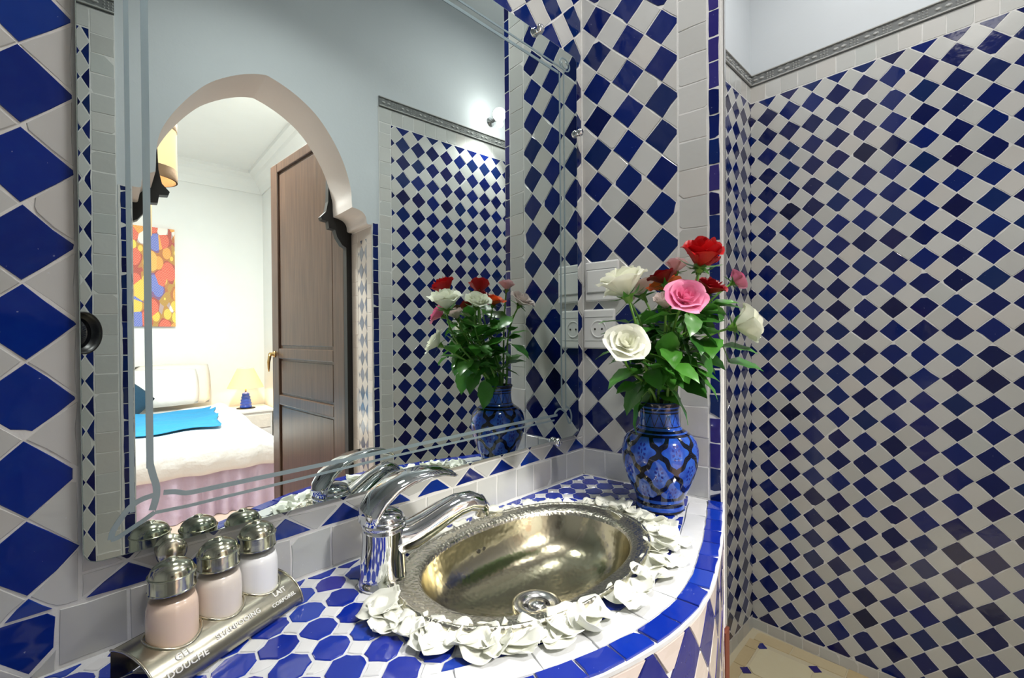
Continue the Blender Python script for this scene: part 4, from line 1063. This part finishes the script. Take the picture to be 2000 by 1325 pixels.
# ------------------------------------------------------------------ bedroom things
bed = empty('bed', BD(.12, 2.7, FL), 'double bed with lilac pleated skirt, white mattress, seen through the arch', 'bed')
S0, S1, T0, T1, ZM = -.75, 1.0, 1.66, 3.76, -.665
def bbox(name, s0, s1, t0, t1, z0, z1, mat, parent, bev=.0):
    mb = MB(); vs_ = [BD(s, t, z) for s in (s0, s1) for t in (t0, t1) for z in (z0, z1)]
    mb.add(vs_, [[0, 1, 3, 2], [4, 6, 7, 5], [0, 4, 5, 1], [2, 3, 7, 6], [0, 2, 6, 4], [1, 5, 7, 3]]); return mb.build(name, mat, parent, bevel=bev)
bbox('base', S0+.03, S1-.03, T0+.03, T1, FL+.02, -.845, 'linen_cream', bed)
bbox('mattress', S0, S1, T0+.01, T1, -.845, ZM-.012, 'linen_white', bed, .03)
sk = MB()
def skirt(a, b_):     # pleated drop along the foot and the right side
    L = (S1-S0)+(T1-T0); l = a*L; amp = (.008+.018*(1-b_))*math.sin(l*62+2*math.sin(l*9))
    z = -.838+(FL+.004+.838)*(1-b_)
    if l < S1-S0: return BD(S0+l, T0-amp, z)
    return BD(S1+amp, T0+(l-(S1-S0)), z)
sk.grid(skirt, 300, 6); sk.build('bed_skirt', 'skirt_lilac', bed, True, fix=False)
def rumple(s, t): return .010*math.sin(9*s+4*t)+.008*math.sin(17*s-7*t+1)+.006*math.sin(23*t+6*s)
dv = MB()
def duv(a, b_):
    s = S0-.02+(S1+.03-S0+.02)*a; q = b_*(T1-.35-T0+.22)           # path: up the foot, then along the top
    fold = .020*math.sin(s*26+2*math.sin(s*7))*(1 if q < .30 else .35)
    e = max(0, (a-.90)/.10)
    if q < .19: return BD(s, T0-.022-fold*.5-.015*math.sin(PI*q/.19), -.842+.004*math.sin(s*31)*(1-q/.19)+q*.94)
    t = T0+(q-.19)-.01
    heap = .085*math.exp(-((s-.96)/.16)**2-((t-2.65)/.45)**2)+.045*math.exp(-((s-.88)/.10)**2-((t-3.1)/.2)**2)
    rnd_ = -.03*max(0, 1-(q-.19)/.06)
    return BD(s, t, ZM+.004+rumple(s, t)*.6+heap-.14*e*e+rnd_)
dv.grid(duv, 90, 70)
dob = dv.build('duvet', 'linen_white', None, True, fix=False); md = dob.modifiers.new('solid', 'SOLIDIFY'); md.thickness = .018; md.offset = 1
tag(dob, 'rumpled white duvet spread over the bed', 'duvet')
rn = MB()
def run(a, b_):
    s = S0-.01+(.74+.10*b_-S0+.01)*a+.012*math.sin(b_*19)*(a > .95); t = 2.16+1.05*b_
    heap = .085*math.exp(-((s-.96)/.16)**2-((t-2.65)/.45)**2)
    return BD(s, t, ZM+.030+rumple(s, t)*.6+heap+.006*math.sin(34*t+3*s))
rn.grid(run, 60, 50); ro = rn.build('bed_runner', 'runner_blue', None, True, fix=False); md = ro.modifiers.new('solid', 'SOLIDIFY'); md.thickness = .006; md.offset = 1
tag(ro, 'bright blue bed runner laid across the white duvet', 'bed runner')
def pillow(name, label, cat, c, wd, ht, th, mat, tilt, rot=0, fr=1):
    mb = MB(); cr, sr = math.cos(rot), math.sin(rot)
    def pt(a, b_, sgn):
        x, y = a*2-1, b_*2-1; k = (max(0, (1-x**4)*(1-y**4)))**.5
        sx, sy = x*(1-.06*y*y)*wd/2, y*(1-.06*x*x)*ht/2
        sx, sy = sx*cr-sy*sr, sx*sr+sy*cr
        d = sgn*th/2*k
        return BD(c[0]+sx, c[1]+sy*math.sin(tilt)+d*-math.cos(tilt), c[2]+sy*math.cos(tilt)+d*math.sin(tilt))
    mb.grid(lambda a, b_: pt(a, b_, 1), 16, 14); mb.grid(lambda a, b_: pt(a, b_, -1), 16, 14)
    return tag(mb.build(name, mat, None, True), label, cat)
pillow('pillow', 'white pillow propped up at the head of the bed, front one', 'pillow', (.46, 3.585, -.460), .66, .36, .14, 'linen_white', .32)
pillow('pillow', 'cream pillow standing behind the white one by the bedside lamp', 'pillow', (.60, 3.705, -.448), .60, .40, .13, 'linen_cream', .14)
pillow('cushion', 'dark teal cushion standing on its corner against the pillow', 'cushion', (.24, 3.40, -.535), .30, .30, .10, 'cushion_teal', .30, PI/4)
nt_ = empty('bedside_table', BD(1.2, 3.58, FL), 'low white bedside table in the bedroom corner', 'table')
bbox('table_top', 1.02, 1.40, 3.36, 3.80, -.745, -.722, 'linen_white', nt_, .004); bbox('body', 1.04, 1.38, 3.38, 3.79, FL+.1, -.745, 'linen_white', nt_)
bbox('drawer', 1.06, 1.36, 3.368, 3.382, -.90, -.77, 'linen_cream', nt_, .003)
for s in (1.055, 1.365):
    for t in (3.395, 3.775): bbox('leg', s-.015, s+.015, t-.015, t+.015, FL, FL+.1, 'linen_white', nt_)
lp = BD(1.185, 3.58, -.7215); tl = empty('table_lamp', lp, 'table lamp with blue ribbed base and cream shade on the bedside table', 'lamp')
MB().lathe(lp, [(.085, 0), (.087, .004), (.080, .007)], 28).build('tray', 'black_wood', tl, True)
pr = [(.050, .007)]
for i, r in enumerate((.055, .052, .047, .041, .034)): pr += [(r, .012+i*.030), (r, .030+i*.030), (r*.82, .037+i*.030)]
MB().lathe(lp, pr+[(.016, .162), (.012, .166)], 28).build('base', 'lamp_blue', tl, True)
MB().lathe(lp, [(.008, .166), (.008, .20)], 12).build('neck', 'brass', tl, True)
MB().lathe(lp, [(.165, .212), (.074, .41)], 36, None, False).build('lamp_shade', 'lamp_glow', tl, True)
lb = bpy.data.lights.new('table_bulb', 'POINT'); lb.energy = 3; lb.color = (1, .75, .45); lb.shadow_soft_size = .03; lo = bpy.data.objects.new('table_bulb', lb); COL.objects.link(lo); lo.location = lp+Vector((0, 0, .28)); attach(lo, tl)
pc = BD(.277, 1.0, BT); pl = empty('pendant_lamp', pc, 'pendant lamp with cream drum shade, brown trim and slim lower tube', 'lamp')
zp = lambda z: z-BT
MB().lathe(pc, [(.045, -.001), (.045, -.012), (.006, -.03)], 20).build('ceiling_rose', 'brass', pl, True)
MB().tube([pc+Vector((0, 0, -.02)), pc+Vector((0, 0, zp(.62)))], .004, 8).build('cord', 'brass', pl)
MB().lathe(pc, [(.116, zp(.80)), (.116, zp(.985))], 40, None, False).build('lamp_shade', 'lamp_glow', pl, True)
MB().lathe(pc, [(.1175, zp(.985)), (.1175, zp(1.030)), (.112, zp(1.030)), (.112, zp(.985))], 40, None, False).build('upper_trim', 'shade_trim', pl, True)
MB().lathe(pc, [(.1175, zp(.745)), (.1175, zp(.80)), (.111, zp(.80)), (.111, zp(.745))], 40, None, False).build('lower_trim', 'shade_trim', pl, True)
for k in range(3):
    a = 2*PI*k/3; MB().tube([pc+Vector((0, 0, zp(.99))), pc+Vector((.115*math.cos(a), .115*math.sin(a), zp(.99)))], .002, 6).build('spoke', 'brass', pl)
MB().lathe(pc, [(.0165, zp(.485)), (.0165, zp(.66)), (.012, zp(.67))], 20).build('lower_tube', 'lamp_glow', pl, True)
MB().lathe(pc+Vector((0, 0, zp(.86))), [(.001, -.03), (.02, -.02), (.03, 0), (.02, .025), (.008, .045), (.008, .07)], 16).build('bulb', 'diffuser', pl, True)
lb = bpy.data.lights.new('pendant_bulb', 'POINT'); lb.energy = 2; lb.color = (1, .8, .55); lb.shadow_soft_size = .03; lo = bpy.data.objects.new('pendant_bulb', lb); COL.objects.link(lo); lo.location = pc+Vector((0, 0, zp(.80))); attach(lo, pl)
# painting
ptg = empty('painting', BD(.47, 3.848, .11), 'unframed canvas of overlapping orange, yellow, red and blue leaves over the bed', 'painting')
co = MB().box((0, 0, 0), .335, .028, .95).build('canvas', 'painted_leaves', None)
co.location = BD(.465, 3.834, .588); co.rotation_euler = (0, 0, math.atan2(.0752, .9972)); co.parent = ptg; co.matrix_parent_inverse = Matrix.Translation(-ptg.location)

# ------------------------------------------------------------------ the photographer's camera, its lens rim shows at the mirror's left edge
cl = EYE+RT*.118-DN*.013-FW*.030
cmr = empty('camera', (cl-FW*.17).to_tuple()[:2]+(0,), 'black camera with wide round lens, its rim caught at the left edge of the mirror', 'camera')
axc = (RT, -DN, FW)
MB().lathe(cl, [(.036, -.13), (.036, -.06), (.041, -.045), (.0435, -.03), (.0445, 0), (.041, .0), (.039, -.008), (.033, -.014)], 48, axc, False).build('lens_barrel', 'black_plastic', cmr, True)
MB().lathe(cl, [(.033, -.014), (.024, -.010), (.012, -.0085), (.0005, -.008)], 40, axc, False).build('front_glass', 'lens_glass', cmr, True)
MB().box(cl-FW*.165, .13, .10, .065, axc).build('body', 'black_plastic', cmr, bevel=.008)
MB().tube([cl-FW*.165+DN*.05, Vector(((cl-FW*.165).x, (cl-FW*.165).y, .004))], .011, 12).build('pole', 'black_plastic', cmr)
